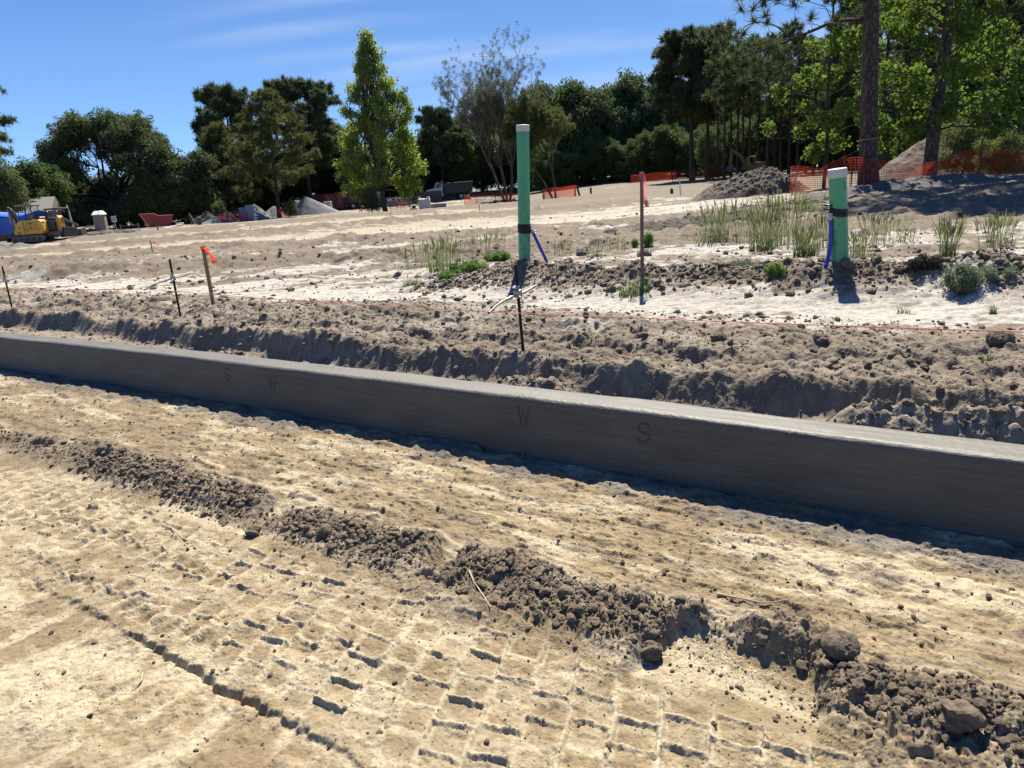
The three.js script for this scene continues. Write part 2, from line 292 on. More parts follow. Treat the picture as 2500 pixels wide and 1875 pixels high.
    const wood = smooth(3.5, 9, x - 0.10 * depth + 1.2 * st) * smooth(11.5, 15, depth), grass = smooth(-6, 6, x) * smooth(34, 60, depth);  // wood: the shaded ground by the right-hand trees, painted browner and darker below
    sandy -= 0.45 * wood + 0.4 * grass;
    if (fine) t += 0.16 * w1 * (0.7 + 0.5 * vn(x * 1.1, z, 288)) + 0.22 * w2 + 0.3 * w3 + 0.12 * w4 - 0.06 * smooth(0.3, 0.7, far2); if (fine) t += clamp(rough) * smooth(2.4, 4, d) * (0.10 * (fbm(x * 1.6, z * 2.6, 4, 281) + 0.35) + (depth < 40 ? 0.085 * lumps(x * 3.2, z * 3.6, 283, 0.6) + 0.05 * lumps(x * 7, z * 8, 285, 0.7) : 0.05));
    const q = smooth(0.3, 0.56, sandy), y = smooth(22, 30, depth) * smooth(10, -2, x);
    const R = lerp(C.brown[0], C.sand[0], q), G = lerp(C.brown[1], C.sand[1], q), B = lerp(C.brown[2], C.sand[2], q);
    r = lerp(r, R, 1 - inBank * 0.9); g = lerp(g, G, 1 - inBank * 0.9); b = lerp(b, B, 1 - inBank * 0.9);
    const yk = y * q * 0.8; r = lerp(r, C.yellow[0], yk); g = lerp(g, C.yellow[1], yk); b = lerp(b, C.yellow[2], yk);
    const patch = fbm(s * 2.3, d * 3, 3, 291);
    const dk = inBank * wall * smooth(-0.15, 0.15, patch + 0.3 * sp) * 0.8; r = lerp(r, C.brown[0], dk); g = lerp(g, C.brown[1], dk); b = lerp(b, C.brown[2], dk);
    const pk = inBank * wall * smooth(0.05, 0.4, -patch + 0.2 * sp) * 0.45 * smooth(0.9, 1.8, d); r = lerp(r, C.sand[0], pk); g = lerp(g, C.sand[1], pk); b = lerp(b, C.sand[2], pk);
    const bkk = clamp(bm * 1.3) * smooth(-0.3, 0.1, fbm(s * 1.7, d * 1.9, 4, 293) + 0.12) * 0.92; r = lerp(r, C.brown[0], bkk); g = lerp(g, C.brown[1], bkk); b = lerp(b, C.brown[2], bkk);
    const mk = wood * 0.3 * smooth(-0.5, 0.3, -sp) ; r = lerp(r, C.shadeSoil[0] * 1.7, mk); g = lerp(g, C.shadeSoil[1] * 1.7, mk); b = lerp(b, C.shadeSoil[2] * 1.7, mk);  // shade under the trees put into the soil colour as a dark tone
    const gk = grass * smooth(0.0, 0.4, fbm(x * 0.15, z * 0.3, 3, 295)) * 0.45; r = lerp(r, 0.16, gk); g = lerp(g, 0.17, gk); b = lerp(b, 0.07, gk);
    
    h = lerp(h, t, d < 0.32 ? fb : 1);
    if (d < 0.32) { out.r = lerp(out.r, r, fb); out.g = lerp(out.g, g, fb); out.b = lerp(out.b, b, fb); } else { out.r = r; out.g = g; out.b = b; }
  }
  out.h = h; return h;
}
function onGround(px, py) {     // where the line of sight through a pixel meets the ground
  const d = rayDir(px, py); let t = 1.2, last = 1.2;
  for (; t < 400; last = t, t *= 1.006) if (EYE + d.y * t < ground(d.x * t, d.z * t, false)) break;
  for (let i = 0; i < 20; i++) { const m = (last + t) / 2; if (EYE + d.y * m < ground(d.x * m, d.z * m, false)) t = m; else last = m; }
  const x = d.x * t, z = d.z * t; return [x, ground(x, z), z];
}
function atColumn(px, dist, dx = 0) {  // the ground point at a given distance that shows in column px
  let x = (px - 1250) / FPX * dist; for (let i = 0; i < 5; i++) x += (px - pixelOf(x, ground(x, -dist, false), -dist)[0]) * dist / FPX;
  x += dx; return [x, ground(x, -dist), -dist];
}
{
  const rs = [0.35, 0.6, 0.9, 1.2, 1.4];
  for (let r = 1.5; r < 1800;) { rs.push(r); r += r < 3.2 ? 0.0062 : r < 7.5 ? lerp(0.0062, 0.0125, (r - 3.2) / 4.3) : r < 14 ? lerp(0.0125, 0.034, (r - 7.5) / 6.5) : r < 60 ? r * 0.0062 : r < 180 ? r * 0.02 : r * 0.12; }
  const th = []; for (let a = -150; a < -42; a += 3) th.push(a); for (let a = -42; a < 42; a += 0.14) th.push(a); for (let a = 42; a <= 150; a += 3) th.push(a);
  const nr = rs.length, nt = th.length, pos = new Float32Array(nr * nt * 3), col = new Float32Array(nr * nt * 3), uv = new Float32Array(nr * nt * 2), nor = new Float32Array(nr * nt * 3);
  for (let i = 0, o = 0, q = 0; i < nr; i++) for (let j = 0; j < nt; j++, o += 3, q += 2) {
    const x = rs[i] * Math.sin(th[j] * RAD), z = -rs[i] * Math.cos(th[j] * RAD);
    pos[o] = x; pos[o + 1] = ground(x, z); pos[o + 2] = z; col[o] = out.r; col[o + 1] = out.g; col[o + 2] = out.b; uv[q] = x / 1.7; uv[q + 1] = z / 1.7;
  }
  const idx = new Uint32Array((nr - 1) * (nt - 1) * 6);
  for (let i = 0, o = 0; i < nr - 1; i++) for (let j = 0; j < nt - 1; j++) { const a = i * nt + j, b = a + nt; idx[o++] = a; idx[o++] = a + 1; idx[o++] = b; idx[o++] = a + 1; idx[o++] = b + 1; idx[o++] = b; }
  const g = new THREE.BufferGeometry();
  g.setAttribute('position', new THREE.BufferAttribute(pos, 3)); g.setAttribute('color', new THREE.BufferAttribute(col, 3)); g.setAttribute('uv', new THREE.BufferAttribute(uv, 2)); g.setIndex(new THREE.BufferAttribute(idx, 1)); g.computeVertexNormals();
  const n = g.attributes.normal; if (n.getY(Math.floor(n.count / 2)) < 0) { for (let i = 0; i < idx.length; i += 3) { const t = idx[i]; idx[i] = idx[i + 1]; idx[i + 1] = t; } g.computeVertexNormals(); }
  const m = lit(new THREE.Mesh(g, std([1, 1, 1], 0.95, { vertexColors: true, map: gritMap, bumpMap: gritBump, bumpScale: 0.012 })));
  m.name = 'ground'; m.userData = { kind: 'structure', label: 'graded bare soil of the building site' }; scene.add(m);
  console.log('ground', nr, nt, nr * nt);
}

// ---------- the kerb ----------
{
  const W = [[-0.5, 0.5], [-0.26, -0.5], [0, 0.28], [0.26, -0.5], [0.5, 0.5]];
  const S = []; for (let i = 0; i <= 10; i++) { const a = lerp(20, 250, i / 10) * RAD; S.push([0.36 * Math.cos(a), 0.25 + 0.25 * Math.sin(a)]); } for (let i = 1; i <= 10; i++) { const a = lerp(80, -160, i / 10) * RAD; S.push([0.38 * Math.cos(a), -0.25 + 0.26 * Math.sin(a)]); }
  const marks = [[4.13, S, 0.085, 0.105, 0.262], [4.69, W, 0.09, 0.105, 0.25], [6.99, W, 0.075, 0.105, 0.255], [7.75, S, 0.085, 0.1, 0.255]];
  const segs = []; for (const [s0, pts, w, h, y0] of marks) for (let i = 1; i < pts.length; i++) segs.push([s0 + pts[i - 1][0] * w, y0 + pts[i - 1][1] * h, s0 + pts[i][0] * w, y0 + pts[i][1] * h]);
  const groove = (s, y) => { let best = 1; for (const [a, b, c, e] of segs) { if (Math.abs(s - a) > 0.12) continue; const dx = c - a, dy = e - b, t = clamp(((s - a) * dx + (y - b) * dy) / (dx * dx + dy * dy)); best = Math.min(best, Math.hypot(s - a - dx * t, y - b - dy * t)); } return 1 - smooth(0.0026, 0.006, best); };
  const ss = []; for (let s = -14; s < 13;) { ss.push(s); s += s < -1 ? 0.1 : marks.some(m => Math.abs(m[0] - s) < 0.07) ? 0.0022 : 0.011; }
  // profile from the front foot over the rounded top to the back foot: [d, y]
  const prof = []; for (let y = -0.12; y < 0.19; y += 0.02) prof.push([0.018 * (y / 0.34), y]); for (let y = 0.19; y < 0.3245; y += 0.0026) prof.push([0.018 * (y / 0.34), y]);
  const R = 0.034; for (let i = 0; i <= 10; i++) { const a = i / 10 * Math.PI / 2; prof.push([0.018 + R - R * Math.cos(a), KERB_H - R + R * Math.sin(a)]); }
  for (let i = 1; i <= 9; i++) prof.push([0.018 + R + (KERB_W - 0.06 - R) * i / 9, KERB_H]); prof.push([KERB_W - 0.02, KERB_H - 0.004], [KERB_W - 0.004, KERB_H - 0.016], [KERB_W, KERB_H - 0.04], [KERB_W + 0.01, 0.1]);
  const n = prof.length, pos = [], uv = [], idx = [];
  let run = [0]; for (let i = 1; i < n; i++) run.push(run[i - 1] + Math.hypot(prof[i][0] - prof[i - 1][0], prof[i][1] - prof[i - 1][1]));
  ss.forEach((s, i) => prof.forEach(([d, y], j) => {
    const up = smooth(0.2, KERB_H, y), dd = d + 0.003 * vn(s * 1.2, y * 3, 401) + 0.0012 * fbm(s * 2.5, y * 90, 2, 403) + (y > 0.185 && d < 0.03 ? 0.006 * groove(s, y) : 0) + 0.006 * up * vn(s * 2.2, 1, 405) + 0.002 * up * vn(s * 9, 1, 406), yy = y + up * (0.004 * vn(s * 0.9, 2.1, 407) + 0.002 * vn(s * 5, d * 30, 409) + (d > 0.03 && d < 0.235 ? 0.0014 * fbm(s * 45, d * 70, 2, 411) : 0));
    const [x, z] = fromSD(s, dd); pos.push(x, yy, z); uv.push(s / 2.3, run[j] / 0.9);
    if (i && j) { const a = (i - 1) * n + j - 1, b = i * n + j - 1; idx.push(a, b, a + 1, b, b + 1, a + 1); }
  }));
  const g = new THREE.BufferGeometry(); g.setAttribute('position', new THREE.Float32BufferAttribute(pos, 3)); g.setAttribute('uv', new THREE.Float32BufferAttribute(uv, 2)); g.setIndex(idx); g.computeVertexNormals();
  const kmap = tex(1024, (u, v) => { const a = 0.80 + 0.09 * tileNoise(u, v, 9, 4, 431) + 0.10 * tileNoise(u, v * 9, 11, 3, 433) + 0.06 * tileNoise(u, v, 180, 2, 435); return [a, a * 0.99, a * 0.965]; }, true);
  const kb = tex(1024, (u, v) => 0.5 + 0.3 * tileNoise(u, v * 8, 14, 3, 441) + 0.35 * tileNoise(u, v, 150, 2, 443), false);
  const m = lit(new THREE.Mesh(g, std([0.12, 0.108, 0.087], 0.6, { map: kmap, bumpMap: kb, bumpScale: 0.0022, side: THREE.DoubleSide })));
  m.name = 'concrete_kerb'; tag(m, 'long freshly cast grey concrete kerb stamped with S and W letters', 'kerb');
  console.log('kerb', idx.length / 3);
}
// ---------- trees ----------
const leafMat = (c, t = 0.45) => phys(c, 1, { transmission: t, thickness: 0, side: THREE.DoubleSide, specularIntensity: 0.25 });
const M = {
  pineLeaf: leafMat([0.085, 0.112, 0.048], 0.35), pineDark: leafMat([0.08, 0.108, 0.055], 0.35), pineYoung: leafMat([0.105, 0.118, 0.045], 0.35), oak: leafMat([0.085, 0.115, 0.045], 0.4), wood: leafMat([0.085, 0.125, 0.04], 0.4),
  gum: leafMat([0.205, 0.275, 0.05], 0.55), gumNear: leafMat([0.105, 0.165, 0.025], 0.5), olive: leafMat([0.12, 0.14, 0.05], 0.4), grey: leafMat([0.13, 0.14, 0.10], 0.3), moss: leafMat([0.085, 0.092, 0.068], 0.3),
};
const barkBump = tex(512, (u, v) => { const a = tileNoise(u, v, 9, 3, 501), r = Math.abs(tileNoise(u + 0.03 * a, v * 0.35, 16, 2, 503)); return clamp(0.15 + 2.6 * r + 0.15 * tileNoise(u, v, 60, 2, 505)); }, false);
const barkMap = tex(512, (u, v) => { const r = Math.abs(tileNoise(u, v * 0.35, 16, 2, 503)), a = clamp(0.5 + 0.9 * r + 0.15 * tileNoise(u, v, 40, 2, 507)); return [a, a * 0.95, a * 0.9]; }, true);
const bark = (c, b = 0.02) => std(c, 0.95, { map: barkMap, bumpMap: barkBump, bumpScale: b });
const B = { pine: bark([0.15, 0.115, 0.095]), dark: bark([0.09, 0.075, 0.062]), gum: bark([0.15, 0.135, 0.115], 0.012), twig: std([0.20, 0.165, 0.13], 0.95), bare: bark([0.17, 0.145, 0.12], 0.008) };

// a clump of leaves inside a unit ball: every leaf a folded blade of two triangles
function clumpGeo(n, size, seed, wide = 0.6) {
  const rnd = mulberry(seed), pos = [], nor = [], v = new THREE.Vector3(), a = new THREE.Vector3(), b = new THREE.Vector3(), c = new THREE.Vector3();
  for (let i = 0; i < n; i++) {
    do v.set(rnd() * 2 - 1, rnd() * 2 - 1, rnd() * 2 - 1); while (v.lengthSq() > 1);
    a.set(rnd() - 0.5, rnd() - 0.65, rnd() - 0.5).normalize(); b.set(rnd() - 0.5, rnd() - 0.5, rnd() - 0.5).cross(a).normalize(); c.crossVectors(a, b);
    const L = size * (0.65 + 0.7 * rnd()), w = L * wide * 0.5, f = 0.25 * w;
    const p = [v.x, v.y, v.z], q = [v.x + a.x * L, v.y + a.y * L, v.z + a.z * L], m = [v.x + a.x * L * 0.45, v.y + a.y * L * 0.45, v.z + a.z * L * 0.45];
    const l = [m[0] + b.x * w + c.x * f, m[1] + b.y * w + c.y * f, m[2] + b.z * w + c.z * f], r = [m[0] - b.x * w + c.x * f, m[1] - b.y * w + c.y * f, m[2] - b.z * w + c.z * f];
    pos.push(...p, ...q, ...l, ...p, ...r, ...q); for (let k = 0; k < 6; k++) nor.push(c.x, c.y, c.z);
  }
  const g = new THREE.BufferGeometry(); g.setAttribute('position', new THREE.Float32BufferAttribute(pos, 3)); g.setAttribute('normal', new THREE.Float32BufferAttribute(nor, 3)); return g;
}
// a tuft of needles bursting from one point, mostly upwards and outwards
function needleGeo(n, width, seed, lift = 0.35) {
  const rnd = mulberry(seed), pos = [], nor = [], a = new THREE.Vector3(), b = new THREE.Vector3(), c = new THREE.Vector3();
  for (let i = 0; i < n; i++) {
    a.set(rnd() * 2 - 1, rnd() * 2 - 1 + lift, rnd() * 2 - 1).normalize(); b.set(rnd() - 0.5, rnd() - 0.5, rnd() - 0.5).cross(a).normalize(); c.crossVectors(a, b);
    const L = 0.6 + 0.5 * rnd(), w = width * (0.7 + 0.6 * rnd()), o = 0.12 * rnd(), dr = -0.12 * rnd();
    pos.push(a.x * o + b.x * w * .5, a.y * o + b.y * w * .5, a.z * o + b.z * w * .5, a.x * o - b.x * w * .5, a.y * o - b.y * w * .5, a.z * o - b.z * w * .5, a.x * L, a.y * L + dr, a.z * L); for (let k = 0; k < 3; k++) nor.push(c.x, c.y, c.z);
  }
  const g = new THREE.BufferGeometry(); g.setAttribute('position', new THREE.Float32BufferAttribute(pos, 3)); g.setAttribute('normal', new THREE.Float32BufferAttribute(nor, 3)); return g;
}
const G = { leaf: clumpGeo(44, 0.42, 3), leafBig: clumpGeo(34, 0.5, 5, 0.75), leafFine: clumpGeo(44, 0.36, 7), star: clumpGeo(11, 0.62, 9, 0.95), needle: needleGeo(34, 0.13, 11), needleFine: needleGeo(54, 0.075, 13), needleDense: needleGeo(48, 0.2, 15, 0.2), strand: clumpGeo(16, 0.9, 17, 0.09) };
function crownMesh(list, geo, mat, parent, seed, name = 'crown') {
  const rnd = mulberry(seed), im = lit(new THREE.InstancedMesh(geo, mat, list.length)), m = new THREE.Matrix4(), q = new THREE.Quaternion(), e = new THREE.Euler(), c = new THREE.Color();
  list.forEach(([x, y, z, r, sy = 1], i) => {
    e.set((rnd() - 0.5) * 0.7, rnd() * 6.28, (rnd() - 0.5) * 0.7); q.setFromEuler(e); m.compose(new THREE.Vector3(x, y, z), q, new THREE.Vector3(r, r * sy, r)); im.setMatrixAt(i, m);
    const k = 0.75 + 0.5 * rnd(), w = 0.9 + 0.2 * rnd(); c.setRGB(k * w, k, k * (1.9 - w)); im.setColorAt(i, c);
  });
  im.name = name; im.userData = { kind: 'stuff' }; parent.add(im); return im;
}
function limbPath(a, b, bend, rnd, n = 5) { const out = []; for (let i = 0; i <= n; i++) { const t = i / n, k = Math.sin(Math.PI * t) * bend; out.push([lerp(a[0], b[0], t) + k * (rnd() - 0.5), lerp(a[1], b[1], t) + k * (0.25 + 0.5 * (rnd() - 0.5)), lerp(a[2], b[2], t) + k * (rnd() - 0.5)]); } return out; }
const rads = (n, a, b) => Array.from({ length: n }, (_, i) => lerp(a, b, Math.pow(i / (n - 1), 0.8)));

// pine: straight bole, whorls of limbs carrying needle tufts
function pine(t, o) {
  const rnd = mulberry(o.seed), { H, bole, R, r0 } = o, mb = new MB(), list = [], lean = o.lean || 0, lz = (rnd() - 0.5) * 0.02;
  const axis = y => [lean * y + 0.15 * vn(y * 0.16, o.seed, 71) * y / H * 2, y, lz * y], trunk = []; for (let i = 0; i <= 12; i++) trunk.push(axis(H * i / 12));
  trunk[0][1] = -0.4; mb.add(taper(trunk, trunk.map((p, i) => Math.max(0.025, r0 * (1 - 0.9 * Math.pow(i / 12, 1.25)) * (i === 0 ? 1.3 : 1))), o.sides || 8, 0.08, o.seed));
  const nb = o.limbs || 40;
  for (let i = 0; i < nb; i++) {
    const f = (i + rnd() * 0.8) / nb, y = lerp(bole, H * 0.985, f), a = i * 2.4 + rnd() * 0.8, prof = o.cone ? Math.pow(1 - f, 0.75) * 1.02 + 0.08 : Math.sqrt(Math.max(0.03, 1 - Math.pow((f - 0.42) / 0.62, 2)));
    const L = R * prof * (0.62 + 0.5 * rnd()), up = o.cone ? 0.38 + 0.5 * f : lerp(-0.05, 0.75, f) + 0.25 * (rnd() - 0.5), c = axis(y), e = [c[0] + Math.cos(a) * L, y + up * L * 0.8, c[2] + Math.sin(a) * L];
    const path = limbPath(c, e, L * 0.22, rnd, 4); mb.add(taper(path, rads(5, Math.max(0.03, r0 * 0.24 * (1 - f * 0.7)), 0.012), 4));
    const nt = Math.round(o.tufts * (0.5 + L / R));
    for (let k = 0; k < nt; k++) {
      const u = 0.35 + 0.65 * Math.sqrt(rnd()), p = path[Math.min(4, Math.floor(u * 4))], q = path[Math.min(4, Math.floor(u * 4) + 1)], w = u * 4 % 1, sp = o.spread * (0.4 + 0.8 * u);
      list.push([lerp(p[0], q[0], w) + (rnd() - 0.5) * sp, lerp(p[1], q[1], w) + (rnd() - 0.35) * sp * 0.55, lerp(p[2], q[2], w) + (rnd() - 0.5) * sp, o.tuft * (0.7 + 0.6 * rnd())]);
    }
  }
  for (let k = 0; k < 8; k++) { const c = axis(H * (0.95 + 0.055 * k / 8)); list.push([c[0] + (rnd() - .5) * .4, c[1], c[2] + (rnd() - .5) * .4, o.tuft * 0.8]); }
  if (o.stubs) for (let i = 0; i < o.stubs; i++) { const y = lerp(bole * 0.35, bole, rnd()), a = rnd() * 6.28, c = axis(y), L = 0.5 + 1.2 * rnd(); mb.add(taper(limbPath(c, [c[0] + Math.cos(a) * L, y + 0.1 * L, c[2] + Math.sin(a) * L], 0.2, rnd, 3), rads(4, 0.035, 0.008), 4)); }
  mb.build('trunk', o.bark || B.pine, t); crownMesh(list, o.geo || G.needle, o.mat || M.pineLeaf, t, o.seed + 5); return t;
}
// broadleaved tree: a forked bole and a crown made of lobes [x, y, z, rx, ry, rz]
function broad(t, o) {
  const rnd = mulberry(o.seed), mb = new MB(), list = [], fork = o.fork, top = [o.lean || 0, fork, 0];
  mb.add(taper(limbPath([0, -0.3, 0], top, 0.15, rnd, 5), rads(6, o.r0 * 1.15, o.r0 * 0.8), 9, 0.1, o.seed));
  for (const L of o.lobes) {
    const [x, y, z, rx, ry, rz] = L, path = limbPath(top, [x, y - ry * 0.15, z], Math.hypot(x, y - fork, z) * 0.22, rnd, 6);
    mb.add(taper(path, rads(7, o.r0 * (0.34 + 0.1 * rnd()), 0.03), 6, 0.08, o.seed + 3));
    for (let k = 0; k < 5; k++) { const p = path[3 + (k % 3)], a = rnd() * 6.28, b = rnd() * 1.6 - 0.5; mb.add(taper(limbPath(p, [x + rx * 0.8 * Math.cos(a) * Math.cos(b), y + ry * 0.8 * Math.sin(b), z + rz * 0.8 * Math.sin(a) * Math.cos(b)], rx * 0.3, rnd, 4), rads(5, o.r0 * 0.11, 0.015), 4)); }
    const n = Math.round(o.fill * rx * ry);
    for (let k = 0; k < n; k++) {
      const a = rnd() * 6.28, b = Math.asin(rnd() * 2 - 1), lump = 0.78 + 0.34 * vn(a * 2.2 + x, b * 3 + y, o.seed + 9) + 0.2 * vn(a * 5 + x, b * 6 + y, o.seed + 10), u = Math.pow(rnd(), 0.42) * lump;
      if (vn(x + a * 1.7, y + b * 2.3 + u * 2, o.seed + 11) < (o.gaps ?? -0.45)) continue;
      list.push([x + rx * u * Math.cos(a) * Math.cos(b), y + ry * u * Math.sin(b), z + rz * u * Math.sin(a) * Math.cos(b), o.clump * (0.65 + 0.7 * rnd())]);
    }
  }
  mb.build('trunk', o.bark || B.dark, t); crownMesh(list, o.geo || G.leaf, o.mat || M.wood, t, o.seed + 5);
  if (o.moss) { const ms = []; for (let k = 0; k < o.moss; k++) { const L = o.lobes[Math.floor(rnd() * o.lobes.length)], a = rnd() * 6.28; ms.push([L[0] + L[3] * 0.85 * Math.cos(a), L[1] - L[4] * (0.3 + 0.7 * rnd()), L[2] + L[5] * 0.85 * Math.sin(a), 0.45 + 0.3 * rnd(), 2.6]); } crownMesh(ms, G.strand, M.moss, t, o.seed + 7, 'hanging_moss'); }
  return t;
}
function lobeCloud(seed, n, W, y0, y1, rr, shape = 'round') {
  const rnd = mulberry(seed), L = [];
  for (let i = 0; i < n; i++) { const f = (i + 0.5) / n, y = lerp(y0, y1, f), k = shape === 'cone' ? Math.pow(1 - f, 0.7) + 0.12 : Math.sqrt(Math.max(0.05, 1 - Math.pow(f * 1.25 - 0.45, 2))), a = i * 2.4 + rnd(), r = W * k * (0.35 + 0.5 * rnd()) * (shape === 'cone' ? 0.8 : 1); L.push([Math.cos(a) * r, y, Math.sin(a) * r, rr * (0.75 + 0.5 * rnd()), rr * (0.6 + 0.35 * rnd()), rr * (0.75 + 0.5 * rnd())]); }
  return L;
}
// bare tree: limbs that fork again and again into fine twigs
function bareTree(t, o) {
  const rnd = mulberry(o.seed), mb = new MB(), tw = new MB(), list = [];
  const grow = (p, dir, L, r, lev) => {
    const d = dir.clone(), path = [p.clone()], n = 5; for (let i = 0; i < n; i++) { d.add(new THREE.Vector3(rnd() - 0.5, (rnd() - 0.35) * 0.8, rnd() - 0.5).multiplyScalar(0.22)).normalize(); path.push(path[i].clone().addScaledVector(d, L / n)); }
    const pts = path.map(v => [v.x, v.y, v.z]); (lev < 2 ? mb : tw).add(taper(pts, rads(n + 1, r, r * 0.55), lev < 2 ? 7 : 3));
    if (lev >= o.levels) { for (let k = 0; k < o.leafy; k++) { const v = path[1 + Math.floor(rnd() * n)]; list.push([v.x + (rnd() - .5) * .3, v.y + (rnd() - .5) * .3, v.z + (rnd() - .5) * .3, 0.13 + 0.1 * rnd()]); } return; }
    const kids = lev === 0 ? o.first : 3 + Math.floor(rnd() * 2.4);
    for (let k = 0; k < kids; k++) { const at = lev === 0 ? path[n - Math.floor(rnd() * 2)] : path[2 + Math.floor(rnd() * (n - 1))], a = k / kids * 6.28 + rnd() * 1.2, w = lev === 0 ? 0.42 : 0.62, nd = d.clone().add(new THREE.Vector3(Math.cos(a) * w, 0.1, Math.sin(a) * w)).normalize(); nd.y += o.rise; nd.normalize(); grow(at, nd, L * (lev === 0 ? o.jump : 0.66) * (0.75 + 0.5 * rnd()), r * (lev === 0 ? 0.6 : 0.5), lev + 1); }
  };
  for (const [dx, dz] of o.stems) grow(new THREE.Vector3(dx * 0.3, -0.2, dz * 0.3), new THREE.Vector3(dx, 1, dz).normalize(), o.stem, o.r0, 0);
  mb.build('trunk', o.bark || B.bare, t); tw.build('twigs', B.twig, t); t.children[1].userData.kind = 'stuff';
  if (list.length) crownMesh(list, o.geo || G.leaf, o.mat || M.grey, t, o.seed + 3); return t;
}
const heightTo = (px, py, dist) => atDepth(px, py, dist)[1];
function treeAt(name, label, px, dist, group, dx = 0) { return thing(name, label, 'tree', atColumn(px, dist, dx), 0, group); }

// --- the left of the site
pine(treeAt('pine_tree', 'leaning tall pine beyond the blue tarpaulin with open branches', -20, 92), { seed: 21, H: 18.6, bole: 9, R: 4.2, r0: 0.3, lean: 0.04, limbs: 26, tufts: 14, spread: 1.3, tuft: 0.75, mat: M.pineLeaf });
broad(treeAt('oak_tree', 'dark oak standing between the leaning pine and the blue tarpaulin', 0, 88), { seed: 25, r0: 0.35, fork: 3, fill: 30, clump: 0.6, lobes: [[-3, 7, 0, 3, 2.4, 3], [0, 9, 1, 3, 2, 3], [2.2, 6.4, 0, 2.2, 1.9, 2.4], [1, 4.3, -1, 2.6, 1.6, 2.4], [-5, 5, 0, 3, 2, 3]], mat: M.oak, moss: 40 });
broad(treeAt('live_oak', 'spreading live oak hung with grey moss behind the portable toilet', 300, 112), { seed: 31, r0: 0.75, fork: 3.6, fill: 33, clump: 0.68, gaps: -0.25, moss: 320, mat: M.oak, bark: B.dark,
  lobes: [[-9.8, 6.6, 0, 3.4, 2.6, 4], [-8, 9.6, -1, 3.2, 2.3, 4], [-5.2, 12.6, 0, 3.2, 2.2, 4], [-3.2, 14.6, 1, 2.6, 1.6, 3.5], [1.0, 14.7, 0, 2.8, 1.6, 3.6], [4.2, 14.2, -1, 2.6, 1.9, 3.4], [6.2, 11.6, 0, 2.8, 2.2, 3.6], [8.6, 8.2, 0, 3.1, 2.2, 4], [10.4, 5.2, 0, 2.9, 2.4, 3.8], [-11.2, 3.8, 1, 3.0, 2.4, 3.6], [0, 11.6, -3, 4, 2.2, 3], [-4.5, 8.6, 3, 3.2, 1.8, 3], [4, 8.6, 3, 3, 1.8, 3], [-6, 4, 4, 3, 2.2, 2.6], [5.8, 4.2, 4, 3, 2.2, 2.6], [0, 4, -5, 7, 3, 2], [-7.5, 6.4, -3, 3.4, 2.6, 3], [-3.4, 6.2, -4, 3.2, 2.6, 2.6], [3.4, 6.4, -4, 3.2, 2.6, 2.6], [7.6, 6, -3, 3, 2.6, 3], [-9, 2.6, 3, 3, 2, 2.6], [-3, 2.4, 4.5, 2.8, 1.7, 2.4], [3, 2.4, 4.5, 2.8, 1.7, 2.4], [8.6, 2.6, 3, 3, 2, 2.6], [11.6, 2.8, 0, 2.6, 2, 3], [-12.6, 2.4, 0, 2.4, 2, 3], [-1.5, 13.2, -1, 2.6, 1.8, 3], [2.8, 12.6, 2, 2.4, 1.6, 2.6], [-6.6, 11, 2, 2.6, 1.8, 2.8], [7.6, 10, 2, 2.4, 1.8, 2.8]] });
const under = [];   // prototypes for the woods: three builds of each kind, then copies
const protoA = broad(thing('broadleaf_tree', 'low leafy tree at the left foot of the live oak', 'tree', atColumn(110, 100), 0, 'dark trees at the edge of the site'), { seed: 41, r0: 0.22, fork: 2.2, fill: 34, clump: 0.62, lobes: lobeCloud(43, 9, 3.4, 2.6, 8.2, 2.0), mat: M.wood });
const protoB = broad(thing('broadleaf_tree', 'dense rounded tree right of the live oak behind the red skip', 'tree', atColumn(470, 112), 0, 'dark trees at the edge of the site'), { seed: 51, r0: 0.25, fork: 2.4, fill: 32, clump: 0.7, lobes: lobeCloud(53, 11, 4.2, 2.4, 8.6, 2.2), mat: M.oak });
const protoC = broad(thing('broadleaf_tree', 'tall dark tree rising behind the red shipping container', 'tree', atColumn(845, 140), 0, 'dark trees at the edge of the site'), { seed: 61, r0: 0.3, fork: 3.2, fill: 28, clump: 0.8, lobes: lobeCloud(63, 13, 4.4, 2.6, 13.5, 2.5), mat: M.wood });
const pineA = pine(thing('pine_tree', 'broad rounded old pine behind the gravel, nearest the live oak', 'tree', atColumn(590, 128), 0), { seed: 71, H: 19, bole: 7, R: 5.2, r0: 0.36, limbs: 44, tufts: 22, spread: 1.7, tuft: 0.95, mat: M.pineDark, geo: G.needleDense });
const pineB = pine(thing('pine_tree', 'old pine with layered crown behind the gravel, nearest the container', 'tree', atColumn(762, 130), 0), { seed: 81, H: 19.6, bole: 8, R: 6.0, r0: 0.36, limbs: 46, tufts: 19, spread: 1.8, tuft: 0.95, mat: M.pineDark, geo: G.needleDense });
pine(treeAt('young_pine', 'conical young pine with upswept boughs and orange netting at its foot', 683, 108), { seed: 91, H: 16.6, bole: 3.4, R: 7.2, r0: 0.3, lean: 0.01, cone: true, limbs: 54, tufts: 22, spread: 1.4, tuft: 0.66, mat: M.pineYoung, bark: B.dark });
pine(treeAt('young_pine', 'olive young pine behind the brush heap and parked pickup', 565, 118), { seed: 95, H: 13.5, bole: 1.5, R: 4.4, r0: 0.2, cone: true, limbs: 40, tufts: 26, spread: 1.5, tuft: 0.85, mat: M.pineYoung, bark: B.dark });
pine(treeAt('young_pine', 'small olive pine just left of the red shipping container', 752, 136), { seed: 97, H: 10.4, bole: 2.5, R: 3.8, r0: 0.18, cone: true, limbs: 36, tufts: 24, spread: 1.5, tuft: 0.8, mat: M.pineYoung, bark: B.dark });
